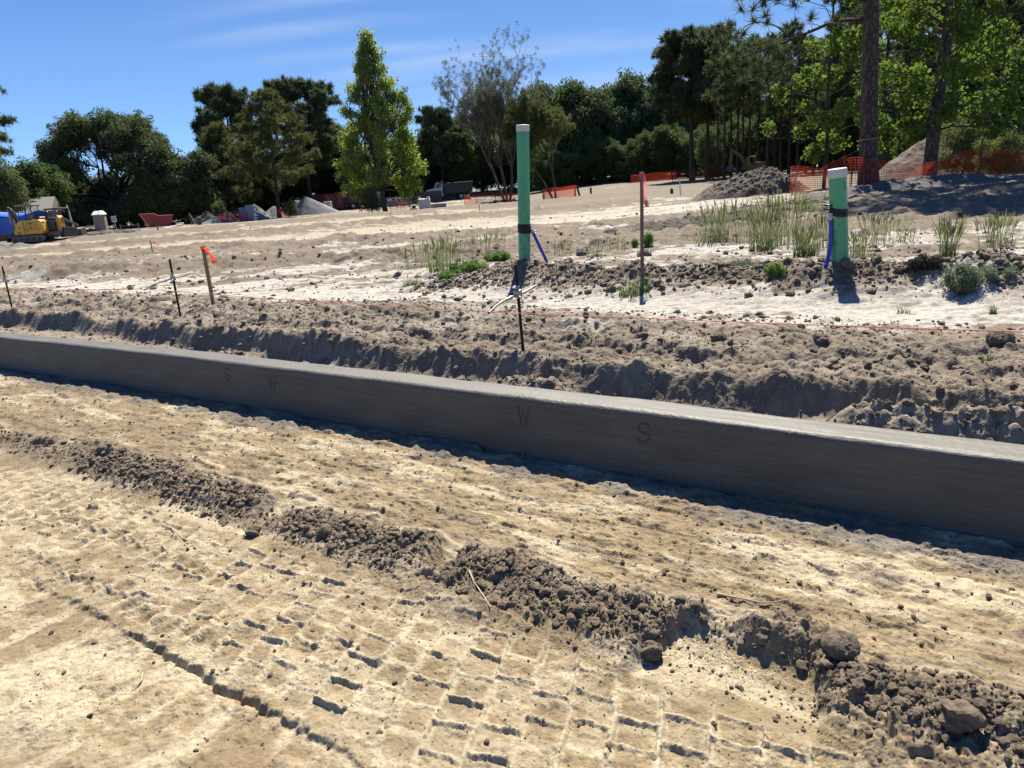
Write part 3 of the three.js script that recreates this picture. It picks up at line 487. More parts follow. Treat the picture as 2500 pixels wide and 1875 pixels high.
{ // sweetgum: a tall spire of bright leaves
  const t = treeAt('sweetgum_tree', 'tall bright yellow-green sweetgum with a conical crown above a round shrub', 940, 84), L = [], rnd = mulberry(101);
  for (let i = 0; i < 46; i++) { const f = i / 46, y = lerp(2.4, 18.2, Math.pow(f, 0.9)), w = (f < 0.16 ? lerp(3.4, 5.2, f / 0.16) : 5.2 * Math.pow((1 - f) / 0.84, 1.05) + 0.2), a = i * 2.4 + rnd(), r = w * (0.45 + 0.5 * rnd()); L.push([Math.cos(a) * r, y, Math.sin(a) * r, 0.75 + 0.9 * (1 - f), 0.75 + 0.75 * (1 - f), 0.75 + 0.9 * (1 - f)]); }
  L.push([3.3, 11.6, 0.5, 0.9, 1.2, 0.9], [3.4, 10.2, 0, 1.2, 1.4, 1.2]);
  broad(t, { seed: 103, r0: 0.28, fork: 2.4, lean: -0.1, fill: 34, clump: 0.4, gaps: 0.02, lobes: L, mat: M.gum, geo: G.leafBig, bark: B.gum });
  t.children[0].geometry = mergeGeometries([t.children[0].geometry, taper([[0, 2, 0], [-0.15, 8, 0.05], [-0.1, 13, 0], [-0.2, 18.6, 0]], [0.24, 0.17, 0.1, 0.02], 7).toNonIndexed()]);
}
bareTree(treeAt('bare_tree', 'wide bare tree with grey twigs beside the capped green pipe', 1240, 76), { seed: 111, stems: [[-0.5, 0.1], [-0.1, -0.1], [0.34, 0.12]], stem: 4.6, r0: 0.15, first: 6, jump: 0.95, levels: 4, rise: 0.08, leafy: 3 });
bareTree(treeAt('small_tree', 'small green tree with a forked trunk inside an orange netting square', 1356, 72), { seed: 121, stems: [[-0.36, 0.05], [0.1, -0.05]], stem: 3.6, r0: 0.13, first: 4, jump: 0.8, levels: 4, rise: 0.06, leafy: 14, mat: M.olive });

// which landmark of the site a background tree stands behind
const marks = [[90, 'the blue tarpaulin'], [215, 'the skid loader'], [340, 'the live oak trunk'], [445, 'the red skip'], [525, 'the brush heap'], [640, 'the block pallets'], [735, 'the young pine'], [895, 'the red containers'], [1010, 'the yellow-green sweetgum'], [1150, 'the tipper truck'], [1300, 'the bare tree'], [1420, 'the netting square'], [1560, 'the tarred stubs'], [1720, 'the heavy crowned pine'], [1900, 'the dark soil heap'], [2070, 'the leaning netting post'], [2200, 'the big pine trunk'], [2330, 'the tan soil heap'], [9999, 'the far netting post']];
const behind = px => 'behind ' + marks.find(m => px < m[0])[1];
// --- the wood round the site, copied from the builds above
const wood = (proto, what, list) => list.forEach(([px, dist, k, turn, ky = 1]) => copyOf(proto, `${what} ${behind(px)}`, atColumn(px, dist), turn, [k, k * ky, k], 'trees of the wood round the site'));
wood(protoA, 'small leafy tree in the belt', [[40, 104, 1, 1], [205, 118, 0.9, 2], [420, 110, 0.8, 3], [520, 126, 1.1, 4], [640, 132, 0.95, 5], [880, 128, 1.0, 0.5], [1010, 130, 1.0, 2.2], [1120, 138, 1.25, 1.1], [1470, 138, 1.3, 3.3], [1590, 134, 1.2, 4.4], [1640, 120, 0.9, 2.6]]);
wood(protoB, 'broad dark tree in the belt', [[330, 120, 0.8, 1], [590, 140, 1.2, 2], [690, 142, 1.1, 3], [960, 138, 1.2, 4], [1060, 146, 1.35, 5], [1180, 142, 1.4, 0.6], [1290, 140, 1.45, 1.6], [1380, 143, 1.6, 2.6, 1.1], [1440, 136, 1.5, 3.6, 1.1], [1530, 139, 1.55, 4.6, 1.1], [1495, 133, 1.35, 0.9, 1.15], [1590, 135, 1.45, 2.9, 1.1], [1410, 131, 1.25, 5.9, 1.1], [1250, 150, 1.5, 3.1], [1340, 152, 1.5, 0.2], [1700, 132, 1.2, 1.4], [1860, 140, 1.1, 2.4]]);
wood(protoC, 'tall dark tree in the belt', [[1120, 152, 0.95, 1], [800, 146, 0.9, 2], [1760, 138, 0.85, 3], [1840, 132, 0.8, 1.5], [1920, 130, 0.85, 4], [1985, 128, 0.9, 5], [1420, 158, 0.95, 2.2], [1570, 158, 0.95, 5.2], [1660, 152, 0.85, 0.2]]);
copyOf(pineB, 'slim dark pine between the sweetgum and the bare tree', atColumn(1085, 134), 1.2, [0.62, 0.72, 0.62]);

// --- the pines at the right
const pineTall = pine(treeAt('pine_tree', 'heavy crowned pine leading the row above the far orange netting', 1690, 92), { seed: 131, H: 15.6, bole: 7.0, R: 4.5, r0: 0.34, limbs: 56, tufts: 22, spread: 1.35, tuft: 0.72, mat: M.pineDark, geo: G.needleDense });
pine(treeAt('pine_tree', 'pine with upright candles close behind the heavy crowned pine', 1726, 94), { seed: 137, H: 16.4, bole: 9, R: 2.7, r0: 0.26, limbs: 40, tufts: 20, spread: 1.1, tuft: 0.66, mat: M.pineLeaf, stubs: 8 });
const slim1 = pine(treeAt('slender_pine', 'slender pine with a thin high crown in the row of poles', 1785, 88, 'slender pines in a row'), { seed: 141, H: 13.8, bole: 8, R: 1.9, r0: 0.17, limbs: 24, tufts: 6, spread: 0.95, tuft: 0.6, mat: M.pineLeaf, stubs: 12 });
const slim2 = pine(treeAt('slender_pine', 'slender pine with a thin high crown in the row of poles', 1850, 90, 'slender pines in a row'), { seed: 147, H: 14.2, bole: 7, R: 2.2, r0: 0.18, limbs: 26, tufts: 6, spread: 1.0, tuft: 0.6, mat: M.pineLeaf, stubs: 14 });
[[1752, 96, 0.98, 1], [1812, 84, 0.95, 2], [1830, 100, 1.0, 3], [1890, 86, 0.9, 0.4], [1905, 92, 0.94, 1.9], [1945, 96, 0.98, 2.8], [1965, 88, 0.9, 5.1], [2010, 98, 1.04, 4.4], [1768, 82, 0.92, 0.2], [1800, 94, 1.02, 1.2], [1872, 80, 0.9, 2.2], [1925, 84, 0.95, 3.2], [1985, 82, 0.98, 0.7], [2035, 90, 1.05, 1.7]].forEach(([px, dist, k, turn], i) => copyOf(i % 2 ? slim1 : slim2, `slender pine with a ${i % 2 ? 'thin high' : 'loose straggly'} crown ${behind(px)}`, atColumn(px, dist), turn, [k, k * (0.94 + 0.1 * (i % 3)), k]));
bareTree(treeAt('dead_sapling', 'thin leafless sapling among the slender pines', 1770, 86), { seed: 151, stems: [[-0.05, 0]], stem: 6.2, r0: 0.09, first: 3, jump: 0.55, levels: 3, rise: 0.35, leafy: 0 });

// --- the wood on the right, close by
{
  // the big near pine: trunk with deep bark, two limbs reaching left
  const P0 = atColumn(2118, 27), t = thing('big_pine', 'thick near pine trunk with long bare limb and needle tufts', 'tree', P0), mb = new MB(), rnd = mulberry(161), tufts = [];
  const tr = [[0.1, -0.5, 0], [0.02, 0.3, 0], [-0.04, 1.2, 0], [-0.1, 3.2, 0], [-0.2, 6.2, 0], [-0.28, 10, 0.1], [-0.3, 15, 0.2], [-0.25, 20, 0.2]];
  const big = taper(tr, [0.42, 0.36, 0.31, 0.275, 0.25, 0.22, 0.17, 0.06], 20, 0.05, 163); mb.add(big);
  const limbs = [
    [[-0.2, 5.55, 0], [-1.2, 5.62, -0.1], [-2.2, 5.35, 0.1], [-3.2, 5.02, 0.3], [-4.3, 4.72, 0.5], [-5.4, 4.5, 0.6]],
    [[-2.3, 5.34, 0.1], [-2.9, 4.8, 0.5], [-3.4, 4.3, 0.9], [-3.7, 3.7, 1.1]],
    [[-3.0, 5.08, 0.3], [-3.5, 5.6, 0.1], [-4.2, 5.75, -0.2], [-4.6, 5.45, -0.3]],
    [[-3.8, 4.85, 0.4], [-4.1, 4.2, 0.5], [-4.5, 3.8, 0.4]],
    [[-0.22, 6.1, 0], [-0.9, 6.25, 0.3], [-1.7, 6.6, 0.6], [-2.6, 6.7, 0.8], [-3.8, 6.62, 0.9], [-4.8, 6.5, 0.9]],
    [[-2.9, 6.7, 0.8], [-3.4, 6.4, 1.1], [-3.9, 5.95, 1.3]], [[-3.5, 6.65, 0.9], [-4.1, 6.3, 0.6], [-4.4, 6.0, 0.5]],
    [[-0.25, 8.5, 0], [1.2, 9.4, 0.5], [2.6, 9.8, 0.8]], [[-0.28, 10, 0], [-1.6, 11.2, 0.2], [-3.1, 11.6, 0]], [[-0.3, 12, 0], [1, 13.2, -1], [2.2, 13.6, -1.5]], [[-0.3, 13.5, 0], [-1.5, 14.6, 1], [-2.4, 15, 1.4]], [[-0.3, 15, 0.2], [0.8, 16.4, 0.6], [1.5, 16.8, 1]], [[-0.3, 16.4, .2], [-1, 17.6, -.6], [-1.8, 18, -1]], [[-0.28, 11, 0], [0.2, 12, 1.8], [0.4, 12.4, 2.8]],
  ];
  limbs.forEach((L, i) => { const pts = new THREE.CatmullRomCurve3(L.map(p => new THREE.Vector3(...p))).getPoints(10).map(v => [v.x + 0.03 * (rnd() - .5), v.y + 0.04 * (rnd() - .5), v.z]); mb.add(taper(pts, rads(11, [0.085, 0.04, 0.03, 0.03, 0.055, 0.025, 0.025, 0.07, 0.07, 0.06, 0.05, 0.05, 0.04, 0.05][i], 0.012), 6));
    const n = [11, 8, 7, 9, 26, 12, 10, 26, 30, 24, 24, 20, 20, 24][i]; for (let k = 0; k < n; k++) { const a = pts[3 + Math.floor(rnd() * 8)], e = [a[0] + (rnd() - .5) * .9, a[1] + (rnd() - .3) * .55, a[2] + (rnd() - .5) * .9]; mb.add(taper([a, [lerp(a[0], e[0], .5), lerp(a[1], e[1], .5) - .04, lerp(a[2], e[2], .5)], e], [0.012, 0.009, 0.006], 3)); tufts.push([e[0], e[1], e[2], 0.3 + 0.14 * rnd()]); } });
  for (let i = 0; i < 46; i++) { // the crown above the picture, whose shade lies on the ground in front
    const y = 8 + 12.5 * i / 46, a = i * 2.4 + rnd(), L = (y < 13 ? 5.6 : 5.6 * (21.5 - y) / 8.5) * (0.55 + 0.5 * rnd()), path = limbPath([-0.28, y, 0.1], [-0.28 + Math.cos(a) * L, y + 0.22 * L, 0.1 + Math.sin(a) * L], L * 0.2, rnd, 4); mb.add(taper(path, rads(5, 0.07, 0.012), 4));
    for (let k = 0; k < 24; k++) { const p = path[1 + Math.floor(rnd() * 4)]; tufts.push([p[0] + (rnd() - .5) * 1.7, p[1] + (rnd() - .35) * .9, p[2] + (rnd() - .5) * 1.7, 0.34 + 0.16 * rnd()]); }
  }
  mb.build('trunk', B.pine, t); crownMesh(tufts, G.needleFine, M.pineLeaf, t, 167, 'needles');
  const tape = new MB(); tape.add(new THREE.CylinderGeometry(0.315, 0.318, 0.02, 24, 1, true), new THREE.Matrix4().compose(new THREE.Vector3(-0.06, 1.72, 0), new THREE.Quaternion().setFromEuler(new THREE.Euler(0, 0, 0.06)), new THREE.Vector3(1, 1, 1))); tape.build('marker_band', std([0.42, 0.3, 0.08], 0.8, { side: THREE.DoubleSide }), t);
}
{
  // the near sweetgum with star leaves
  const t = thing('near_sweetgum', 'smooth grey sweetgum trunk with bright star leaves before the soil heap', 'tree', atColumn(2268, 29)), rnd = mulberry(171), mb = new MB(), list = [];
  mb.add(taper([[-0.05, -0.4, 0], [0, 0.5, 0], [0.05, 2, 0], [0.2, 4, 0], [0.35, 6, 0], [0.5, 8.5, 0.2], [0.55, 12, 0.2], [0.5, 16, 0.2]], [0.33, 0.26, 0.23, 0.21, 0.19, 0.16, 0.11, 0.04], 14, 0.05, 173));
  for (let i = 0; i < 84; i++) {
    const y = 1.9 + 15.5 * Math.pow(i / 84, 1.1), a = i * 2.4 + rnd() * 0.9, L = (y < 4 ? 2.6 : 3.3) * (0.65 + 0.55 * rnd()) * (y > 9 ? 0.7 : 1), c = [0.05 * y, y, 0], e = [c[0] + Math.cos(a) * L, y + L * (0.12 + 0.3 * rnd()) - (y < 4 ? 0.3 : 0), Math.sin(a) * L], path = limbPath(c, e, L * 0.25, rnd, 5);
    mb.add(taper(path, rads(6, 0.045, 0.008), 5));
    for (let c = 0; c < 3; c++) { const q = path[2 + Math.floor(rnd() * 4)], ox = (rnd() - .5) * 0.9, oy = (rnd() - .55) * 0.6, oz = (rnd() - .5) * 0.9; for (let k = 0; k < 9; k++) list.push([q[0] + ox + (rnd() - .5) * 0.42, q[1] + oy + (rnd() - .55) * 0.3, q[2] + oz + (rnd() - .5) * 0.42, 0.19 + 0.12 * rnd()]); }
  }
  mb.build('trunk', B.gum, t); crownMesh(list, G.star, M.gumNear, t, 177);
  const t2 = thing('young_sweetgum', 'slender leafy sweetgum sapling behind the leaning orange netting post', 'tree', atColumn(2010, 33)), mb2 = new MB(), l2 = [];
  mb2.add(taper([[0, -0.3, 0], [0.1, 2, 0], [0, 4, 0.1], [0.15, 7, 0], [0.1, 11, 0]], [0.09, 0.075, 0.06, 0.045, 0.015], 7));
  for (let i = 0; i < 44; i++) { const y = 1.0 + 9.5 * i / 44, a = i * 2.4 + rnd(), L = (0.9 + 1.5 * rnd()) * (y > 8 ? 0.6 : 1), path = limbPath([0.05, y, 0], [0.05 + Math.cos(a) * L, y + L * 0.3, Math.sin(a) * L], L * 0.25, rnd, 4); mb2.add(taper(path, rads(5, 0.022, 0.005), 4)); if (vn(i * 0.4, 2, 5) > -0.35) for (let c = 0; c < 2; c++) { const q = path[2 + Math.floor(rnd() * 3)], ox = (rnd() - .5) * 0.6, oy = (rnd() - .5) * 0.5, oz = (rnd() - .5) * 0.6; for (let k = 0; k < 10; k++) l2.push([q[0] + ox + (rnd() - .5) * .4, q[1] + oy + (rnd() - .5) * .3, q[2] + oz + (rnd() - .5) * .4, 0.19 + 0.12 * rnd()]); } }
  mb2.build('trunk', B.gum, t2); crownMesh(l2, G.star, M.gumNear, t2, 179);
  copyOf(t2, 'leafy sweetgum sapling under the pines beside the far netting post', atColumn(2425, 34), 2.1, [1.05, 1, 1.05]);
  copyOf(t2, 'sweetgum sapling between the two near trunks, behind the soil heap', atColumn(2190, 47), 4.0, [1.2, 1.1, 1.2]);
  const rp = [[2225, 56, 1], [2335, 48, 2], [2375, 60, 3], [2405, 44, 4], [2440, 66, 5], [2470, 50, 0.5], [2492, 40, 1.5], [2150, 70, 2.5], [2195, 78, 3.5], [2262, 84, 4.5], [2310, 90, 5.5], [2350, 76, 0.8], [2420, 82, 1.8], [2480, 74, 2.8], [2060, 84, 3.8], [2090, 96, 4.8], [2545, 46, 0.9], [2580, 58, 1.9]];
  const fp = pine(thing('forest_pine', 'tall forest pine with a bare dark bole in the right wood', 'tree', atColumn(2225, 56), 0, 'pines inside the right wood'), { seed: 181, H: 22, bole: 10.5, R: 3.1, r0: 0.2, limbs: 34, tufts: 14, spread: 1.1, tuft: 0.62, mat: M.pineLeaf, stubs: 16 });
  rp.slice(1).forEach(([px, dist, turn], i) => copyOf(fp, `tall bare-boled pine ${dist > 70 ? 'deep in the wood' : dist > 52 ? 'inside the wood' : 'at the wood edge'} ${behind(px)}`, atColumn(px, dist), turn, [0.8 + 0.1 * (i % 4), 0.85 + 0.07 * (i % 5), 0.8 + 0.1 * (i % 4)]));
  const ub = broad(thing('understorey_tree', 'leafy undergrowth tree in the shade of the right wood', 'tree', atColumn(2200, 62), 1, 'undergrowth of the right wood'), { seed: 191, r0: 0.1, fork: 1.0, fill: 46, clump: 0.42, gaps: -0.35, lobes: lobeCloud(193, 10, 2.4, 0.9, 6.0, 1.35), mat: M.wood });
  [[2300, 54, 1.0], [2380, 50, 1.1], [2450, 46, 1.0], [2510, 44, 1.2], [2360, 66, 1.3], [2440, 70, 1.4], [2500, 62, 1.4], [2280, 74, 1.4], [2170, 84, 1.4], [2100, 92, 1.4], [2040, 88, 1.3], [2230, 96, 1.6], [2330, 92, 1.6], [2420, 96, 1.7], [2490, 88, 1.6], [2000, 106, 1.5], [2070, 112, 1.6], [2150, 110, 1.7], [1950, 112, 1.4], [1890, 104, 1.2], [1820, 114, 1.3], [2560, 74, 1.5], [1780, 112, 1.1], [1735, 106, 0.9]].forEach(([px, dist, k], i) => copyOf(ub, `leafy undergrowth tree ${dist > 100 ? 'at the wood back' : dist > 85 ? 'deep in the wood' : dist > 60 ? 'inside the wood' : 'at the wood edge'} ${behind(px)}`, atColumn(px, dist), i * 1.3, [k, k * (0.9 + 0.1 * (i % 4)), k]));
  wood(protoC, 'tall tree at the back of the wood', [[2080, 124, 1.1, 1], [2180, 126, 1.15, 2], [2280, 122, 1.2, 3], [2380, 118, 1.2, 4], [2480, 116, 1.2, 5]]);
  wood(protoB, 'wide tree at the back of the wood', [[2030, 120, 1.2, 1], [2130, 118, 1.3, 2], [2240, 112, 1.3, 3], [2340, 110, 1.3, 4], [2450, 108, 1.3, 5], [2560, 104, 1.3, 0.3]]);
  // low growth closing the foot of the wood
  [[-10, 96, 0.9], [60, 106, 0.8], [150, 112, 0.8], [190, 104, 0.7], [240, 112, 0.8], [300, 116, 0.9], [350, 112, 0.8], [400, 118, 0.9], [450, 122, 1], [500, 128, 0.9], [540, 132, 1], [600, 130, 0.9], [660, 134, 1], [700, 138, 1], [760, 140, 1.1], [820, 146, 1.1], [880, 142, 1], [930, 136, 1], [985, 142, 1.1], [1030, 138, 0.9], [1090, 144, 1.1], [1140, 146, 1.1], [1190, 142, 1.0], [1240, 146, 1.1], [1300, 148, 1.1], [1350, 142, 1.0], [1400, 146, 1.1], [1455, 142, 1.1], [1510, 146, 1.1], [1560, 140, 1.1], [1615, 138, 1.0], [1660, 134, 1.0], [1330, 128, 0.9], [1380, 126, 0.8], [1430, 128, 0.9], [1480, 126, 0.8], [1525, 124, 0.8], [1575, 122, 0.9], [1620, 120, 0.8], [1680, 118, 0.9], [1720, 120, 0.9], [1770, 122, 0.9], [1820, 124, 0.9], [1860, 108, 0.9], [1910, 106, 1.0], [1960, 104, 1.0], [2005, 102, 1.0], [2050, 100, 1.0], [1840, 118, 1.1], [1890, 120, 1.2], [1940, 118, 1.2], [1990, 116, 1.2]].forEach(([px, dist, k], i) => copyOf(ub, `low leafy growth at the foot of the ${dist > 135 ? 'far' : 'near'} belt ${behind(px)}`, atColumn(px, dist), i * 1.9, [k * 1.5, k * (px > 1050 ? 1.15 : 0.75) + 0.1 * (i % 3), k * 1.1], 'low growth behind the field'));
  // bushes
  const bush = broad(thing('bush', 'round olive bush behind the netting right of the sweetgum trunk', 'bush', atColumn(2350, 33), 0), { seed: 201, r0: 0.05, fork: 0.3, fill: 150, clump: 0.22, gaps: -0.5, lobes: lobeCloud(203, 7, 0.8, 0.4, 2.1, 0.7), mat: M.olive, geo: G.leafFine });
  copyOf(bush, 'leafy bush tangled in the netting by the far post', atColumn(2440, 29), 2, [0.8, 0.7, 0.8]);
  copyOf(bush, 'round dark shrub at the foot of the tall yellow-green sweetgum', atColumn(908, 78), 1, [1.15, 1.1, 1.15]);
  copyOf(bush, 'small shrub beside the young pine trunk', atColumn(712, 104), 3, [0.9, 0.95, 0.9]);
  copyOf(bush, 'pale bush growing at the foot of the heavy crowned pines', atColumn(1742, 84), 3, [0.8, 0.7, 0.8]);
  copyOf(bush, 'yellow-green bush left of the parked pickup', atColumn(540, 106), 4, [1.0, 1.2, 1.0]);
  copyOf(bush, 'bush showing behind the skid loader', atColumn(118, 62), 4, [0.7, 0.9, 0.7]);
}
// ---------- loose soil ----------
function clodGeo(seed, flat) {
  const g0 = new THREE.IcosahedronGeometry(1, 1), p = g0.attributes.position, v = new THREE.Vector3();
  for (let i = 0; i < p.count; i++) { v.fromBufferAttribute(p, i); const n = 1 + 0.6 * fbm(v.x * 1.9 + seed, v.y * 1.9 + v.z * 2.3, 3, seed); v.multiplyScalar(n); v.y *= flat; p.setXYZ(i, v.x, v.y, v.z); }
  g0.computeVertexNormals(); return g0;
}
const clodShapes = [clodGeo(3, 0.75), clodGeo(17, 0.62), clodGeo(29, 0.85)];
const clodMat = std([1, 1, 1], 0.97, { bumpMap: gritBump, bumpScale: 0.004, map: gritMap });
function scatter(name, label, n, seed, pick, tint, size, sink = 0.25) {
  const rnd = mulberry(seed), lists = [[], [], []];
  for (let i = 0; i < n; i++) { const [x, z, k = 1] = pick(rnd), r = size(rnd) * k; if (r <= 0) continue; const h = ground(x, z); const t = tint(rnd), w = 0.7 + 0.5 * rnd(); lists[i % 3].push([x, h + r * (0.55 - sink), z, r, rnd() * 6.28, rnd() * 0.8 - 0.4, [t[0] * w, t[1] * w, t[2] * w]]); }
  lists.forEach((L, q) => {
    if (!L.length) return; const im = lit(new THREE.InstancedMesh(clodShapes[q], clodMat, L.length)), m = new THREE.Matrix4(), c = new THREE.Color();
    L.forEach(([x, y, z, r, a, b, t], i) => { m.compose(new THREE.Vector3(x, y, z), new THREE.Quaternion().setFromEuler(new THREE.Euler(b, a, b * 0.7)), new THREE.Vector3(r, r * 0.95, r * 1.1)); im.setMatrixAt(i, m); c.setRGB(...t); im.setColorAt(i, c); });
    im.name = name; im.userData = { kind: 'stuff' }; tag(im, label[q] || label[0], 'soil');
  });
}
const heavy = (a, b, e = 0.5) => rnd => Math.min(b, a * Math.pow(rnd() + 0.004, -e));
const soilA = () => [0.22, 0.166, 0.108], soilB = () => [0.225, 0.175, 0.115];
const gauss = rnd => (rnd() + rnd() + rnd() - 1.5) / 1.5;
scatter('windrow_clods', ['angular brown crumbs heaped along the windrow', 'flat brown crumbs heaped along the windrow', 'round brown crumbs heaped along the windrow'], 17000, 301, rnd => { const s = 1.6 + 8.6 * rnd(), d = -1.22 + 0.19 * gauss(rnd), k = s > 8.4 && s < 8.9 && d < -1.16 ? 0.3 : s < 4.3 ? 0.3 + 0.5 * rnd() : smooth(0.1, 0.2, Math.abs(s - 6.22)) * smooth(0.05, 0.14, Math.abs(s - 7.36)) < 0.5 ? 0.4 : 1; return [...fromSD(s, d), k]; }, soilA, heavy(0.0024, 0.02, 0.52));
scatter('track_crumbs', ['small pale crumbs strewn on the tyre track', 'flat pale flakes strewn on the tyre track', 'round pale crumbs strewn on the tyre track'], 2200, 303, rnd => { const s = 4.5 + 5.5 * rnd(), d = -1.3 - 1.3 * Math.pow(rnd(), 1.7); return fromSD(s, d); }, soilB, heavy(0.0017, 0.009, 0.5), 0.15);
scatter('bench_crumbs', ['small tan crumbs on the bench below the kerb', 'flat tan flakes on the bench below the kerb', 'round tan crumbs on the bench below the kerb'], 3600, 305, rnd => { const s = -1 + 11 * rnd(), d = -0.98 * rnd(); return fromSD(s, d); }, rnd => rnd() < 0.4 ? soilA() : soilB(), heavy(0.0019, 0.010, 0.5), 0.15);
scatter('bank_clods', ['angular clods tumbled over the bank behind the kerb', 'flat clods tumbled over the bank behind the kerb', 'round clods tumbled over the bank behind the kerb'], 9000, 307, rnd => { const s = -6 + 17 * rnd(), d = 0.55 + 1.75 * Math.pow(rnd(), 0.9); return fromSD(s, d); }, rnd => rnd() < 0.55 ? [0.235, 0.19, 0.132] : soilA(), heavy(0.0042, 0.026, 0.48));
scatter('trench_slump', ['crumbs fallen into the trench behind the kerb', 'flat crumbs fallen into the trench behind the kerb', 'round crumbs fallen into the trench behind the kerb'], 2200, 309, rnd => { const s = -3 + 13 * rnd(), d = 0.22 + 0.3 * rnd(); return fromSD(s, d); }, soilB, heavy(0.006, 0.026, 0.5));
scatter('berm_clods', ['angular clods on the weedy berm round the pipes', 'flat clods on the weedy berm round the pipes', 'round clods on the weedy berm round the pipes'], 7000, 311, rnd => { const s = 3.2 + 7.5 * rnd(), d = 3.55 + 0.75 * gauss(rnd); return fromSD(s, d); }, rnd => rnd() < 0.6 ? [0.2, 0.16, 0.112] : soilA(), heavy(0.0055, 0.036, 0.5));
scatter('field_clods', ['angular clods lying about the sandy field', 'flat clods lying about the sandy field', 'round clods lying about the sandy field'], 9000, 313, rnd => { const z = -7 - 22 * Math.pow(rnd(), 1.3), x = (rnd() * 1.7 - 0.85) * -z; const [s, d] = toSD(x, z); if (d < 2.3) return [x, z, 0]; const st = fbm(x * 0.32, z * 1.35, 3, 271); return [x, z, st < 0.1 ? 1 : 0.55]; }, rnd => rnd() < 0.5 ? soilA() : [0.17, 0.145, 0.11], heavy(0.009, 0.045, 0.5));
// clods that one could pick up
[[2045, 1628, 0.055, 'fist sized brown clod standing in the windrow'], [2335, 1835, 0.052, 'largest pale lump at the lower end of the windrow'], [1590, 1605, 0.04, 'rounded clod with crumbs at the toe of the windrow'], [1960, 1545, 0.028, 'brown clod perched on the bench edge above the windrow'], [795, 1330, 0.04, 'pointed clod leaning in the middle of the windrow'], [620, 1312, 0.034, 'squat clod at the toe of the windrow by the gap'], [1420, 625, 0.085, 'dark boulder of clay on the berm right of the tall green pipe'], [1575, 628, 0.095, 'split clay lump leaning on the wooden stake foot'], [1262, 645, 0.055, 'clay lump against the foot of the tall green pipe'], [2020, 645, 0.06, 'clay lump left of the short green pipe foot'], [2070, 668, 0.06, 'clay lump before the short green pipe foot'], [2440, 835, 0.07, 'big clod bulging from the bank at the string line'], [1755, 835, 0.05, 'clod with a shadowed hollow on the bank'], [2005, 845, 0.045, 'broken clod in the bank above the trench wall']].forEach(([px, py, r, label], i) => {
  const p = onGround(px, py), g = new THREE.IcosahedronGeometry(1, 6), a = g.attributes.position, v = new THREE.Vector3();
  for (let k = 0; k < a.count; k++) { v.fromBufferAttribute(a, k); const n = 1 + 0.42 * fbm(v.x * 1.4 + i * 5, v.y * 1.4 + v.z * 1.7, 4, 601 + i); a.setXYZ(k, v.x * n * r, v.y * n * r * 0.8, v.z * n * r); }
  g.computeVertexNormals(); const m = lit(new THREE.Mesh(g, std(i < 6 ? [0.19, 0.146, 0.095] : [0.17, 0.136, 0.098], 0.97, { map: gritMap, bumpMap: gritBump, bumpScale: 0.006 }))); m.name = 'soil_clod'; m.position.set(p[0], p[1] + r * 0.35, p[2]); m.rotation.y = i * 1.7; tag(m, label, 'clod');
});

// ---------- green sewer stubs with blue water tubing ----------
const green = phys([0.062, 0.34, 0.145], 0.42, { clearcoat: 0.15, clearcoatRoughness: 0.4, bumpMap: gritBump, bumpScale: 0.0004, map: tex(512, (u, v) => { const a = 0.93 + 0.05 * tileNoise(u, v * 0.4, 9, 3, 521), sc = smooth(0.42, 0.5, tileNoise(u * 1.3, v, 21, 2, 523)) * 0.35, sp = smooth(0.5, 0.56, tileNoise(u, v, 60, 2, 525)) * 0.3; return [a - sc - sp, a - sc * 0.8 - sp, a - sc * 0.8 - sp]; }, true) }), capMat = std([0.48, 0.46, 0.42], 0.55), tapeMat = phys([0.006, 0.006, 0.007], 0.32, {}), blue = phys([0.012, 0.03, 0.30], 0.38, {}), zinc = std([0.35, 0.36, 0.36], 0.45, { metalness: 0.6 });
function capOn(t, r, y, h) { const L = [[0, 0], [r * 1.0, 0], [r * 1.07, 0.004], [r * 1.07, h - 0.008], [r * 1.02, h], [0, h + 0.004]].map(p => new THREE.Vector2(...p)); const mb = new MB().add(new THREE.LatheGeometry(L, 40), new THREE.Matrix4().makeTranslation(0, y, 0)); return mb.build('cap', capMat, t); }
function wrap(t, r, y, turns, pitch, tilt, slack = 0) { const pts = []; for (let i = 0; i <= turns * 24; i++) { const a = i / 24 * Math.PI * 2, rr = r + 0.004 + 0.0015 * vn(i * 0.4, 1, 77); pts.push([Math.cos(a) * rr, y + i / 24 * pitch + tilt * Math.cos(a + 2.2) + 0.002 * vn(i * .3, 2, 79), Math.sin(a) * rr]); } return new MB().tube(pts, 0.0055, 6, pts.length * 2).build('tie_wire', tapeMat, t); }
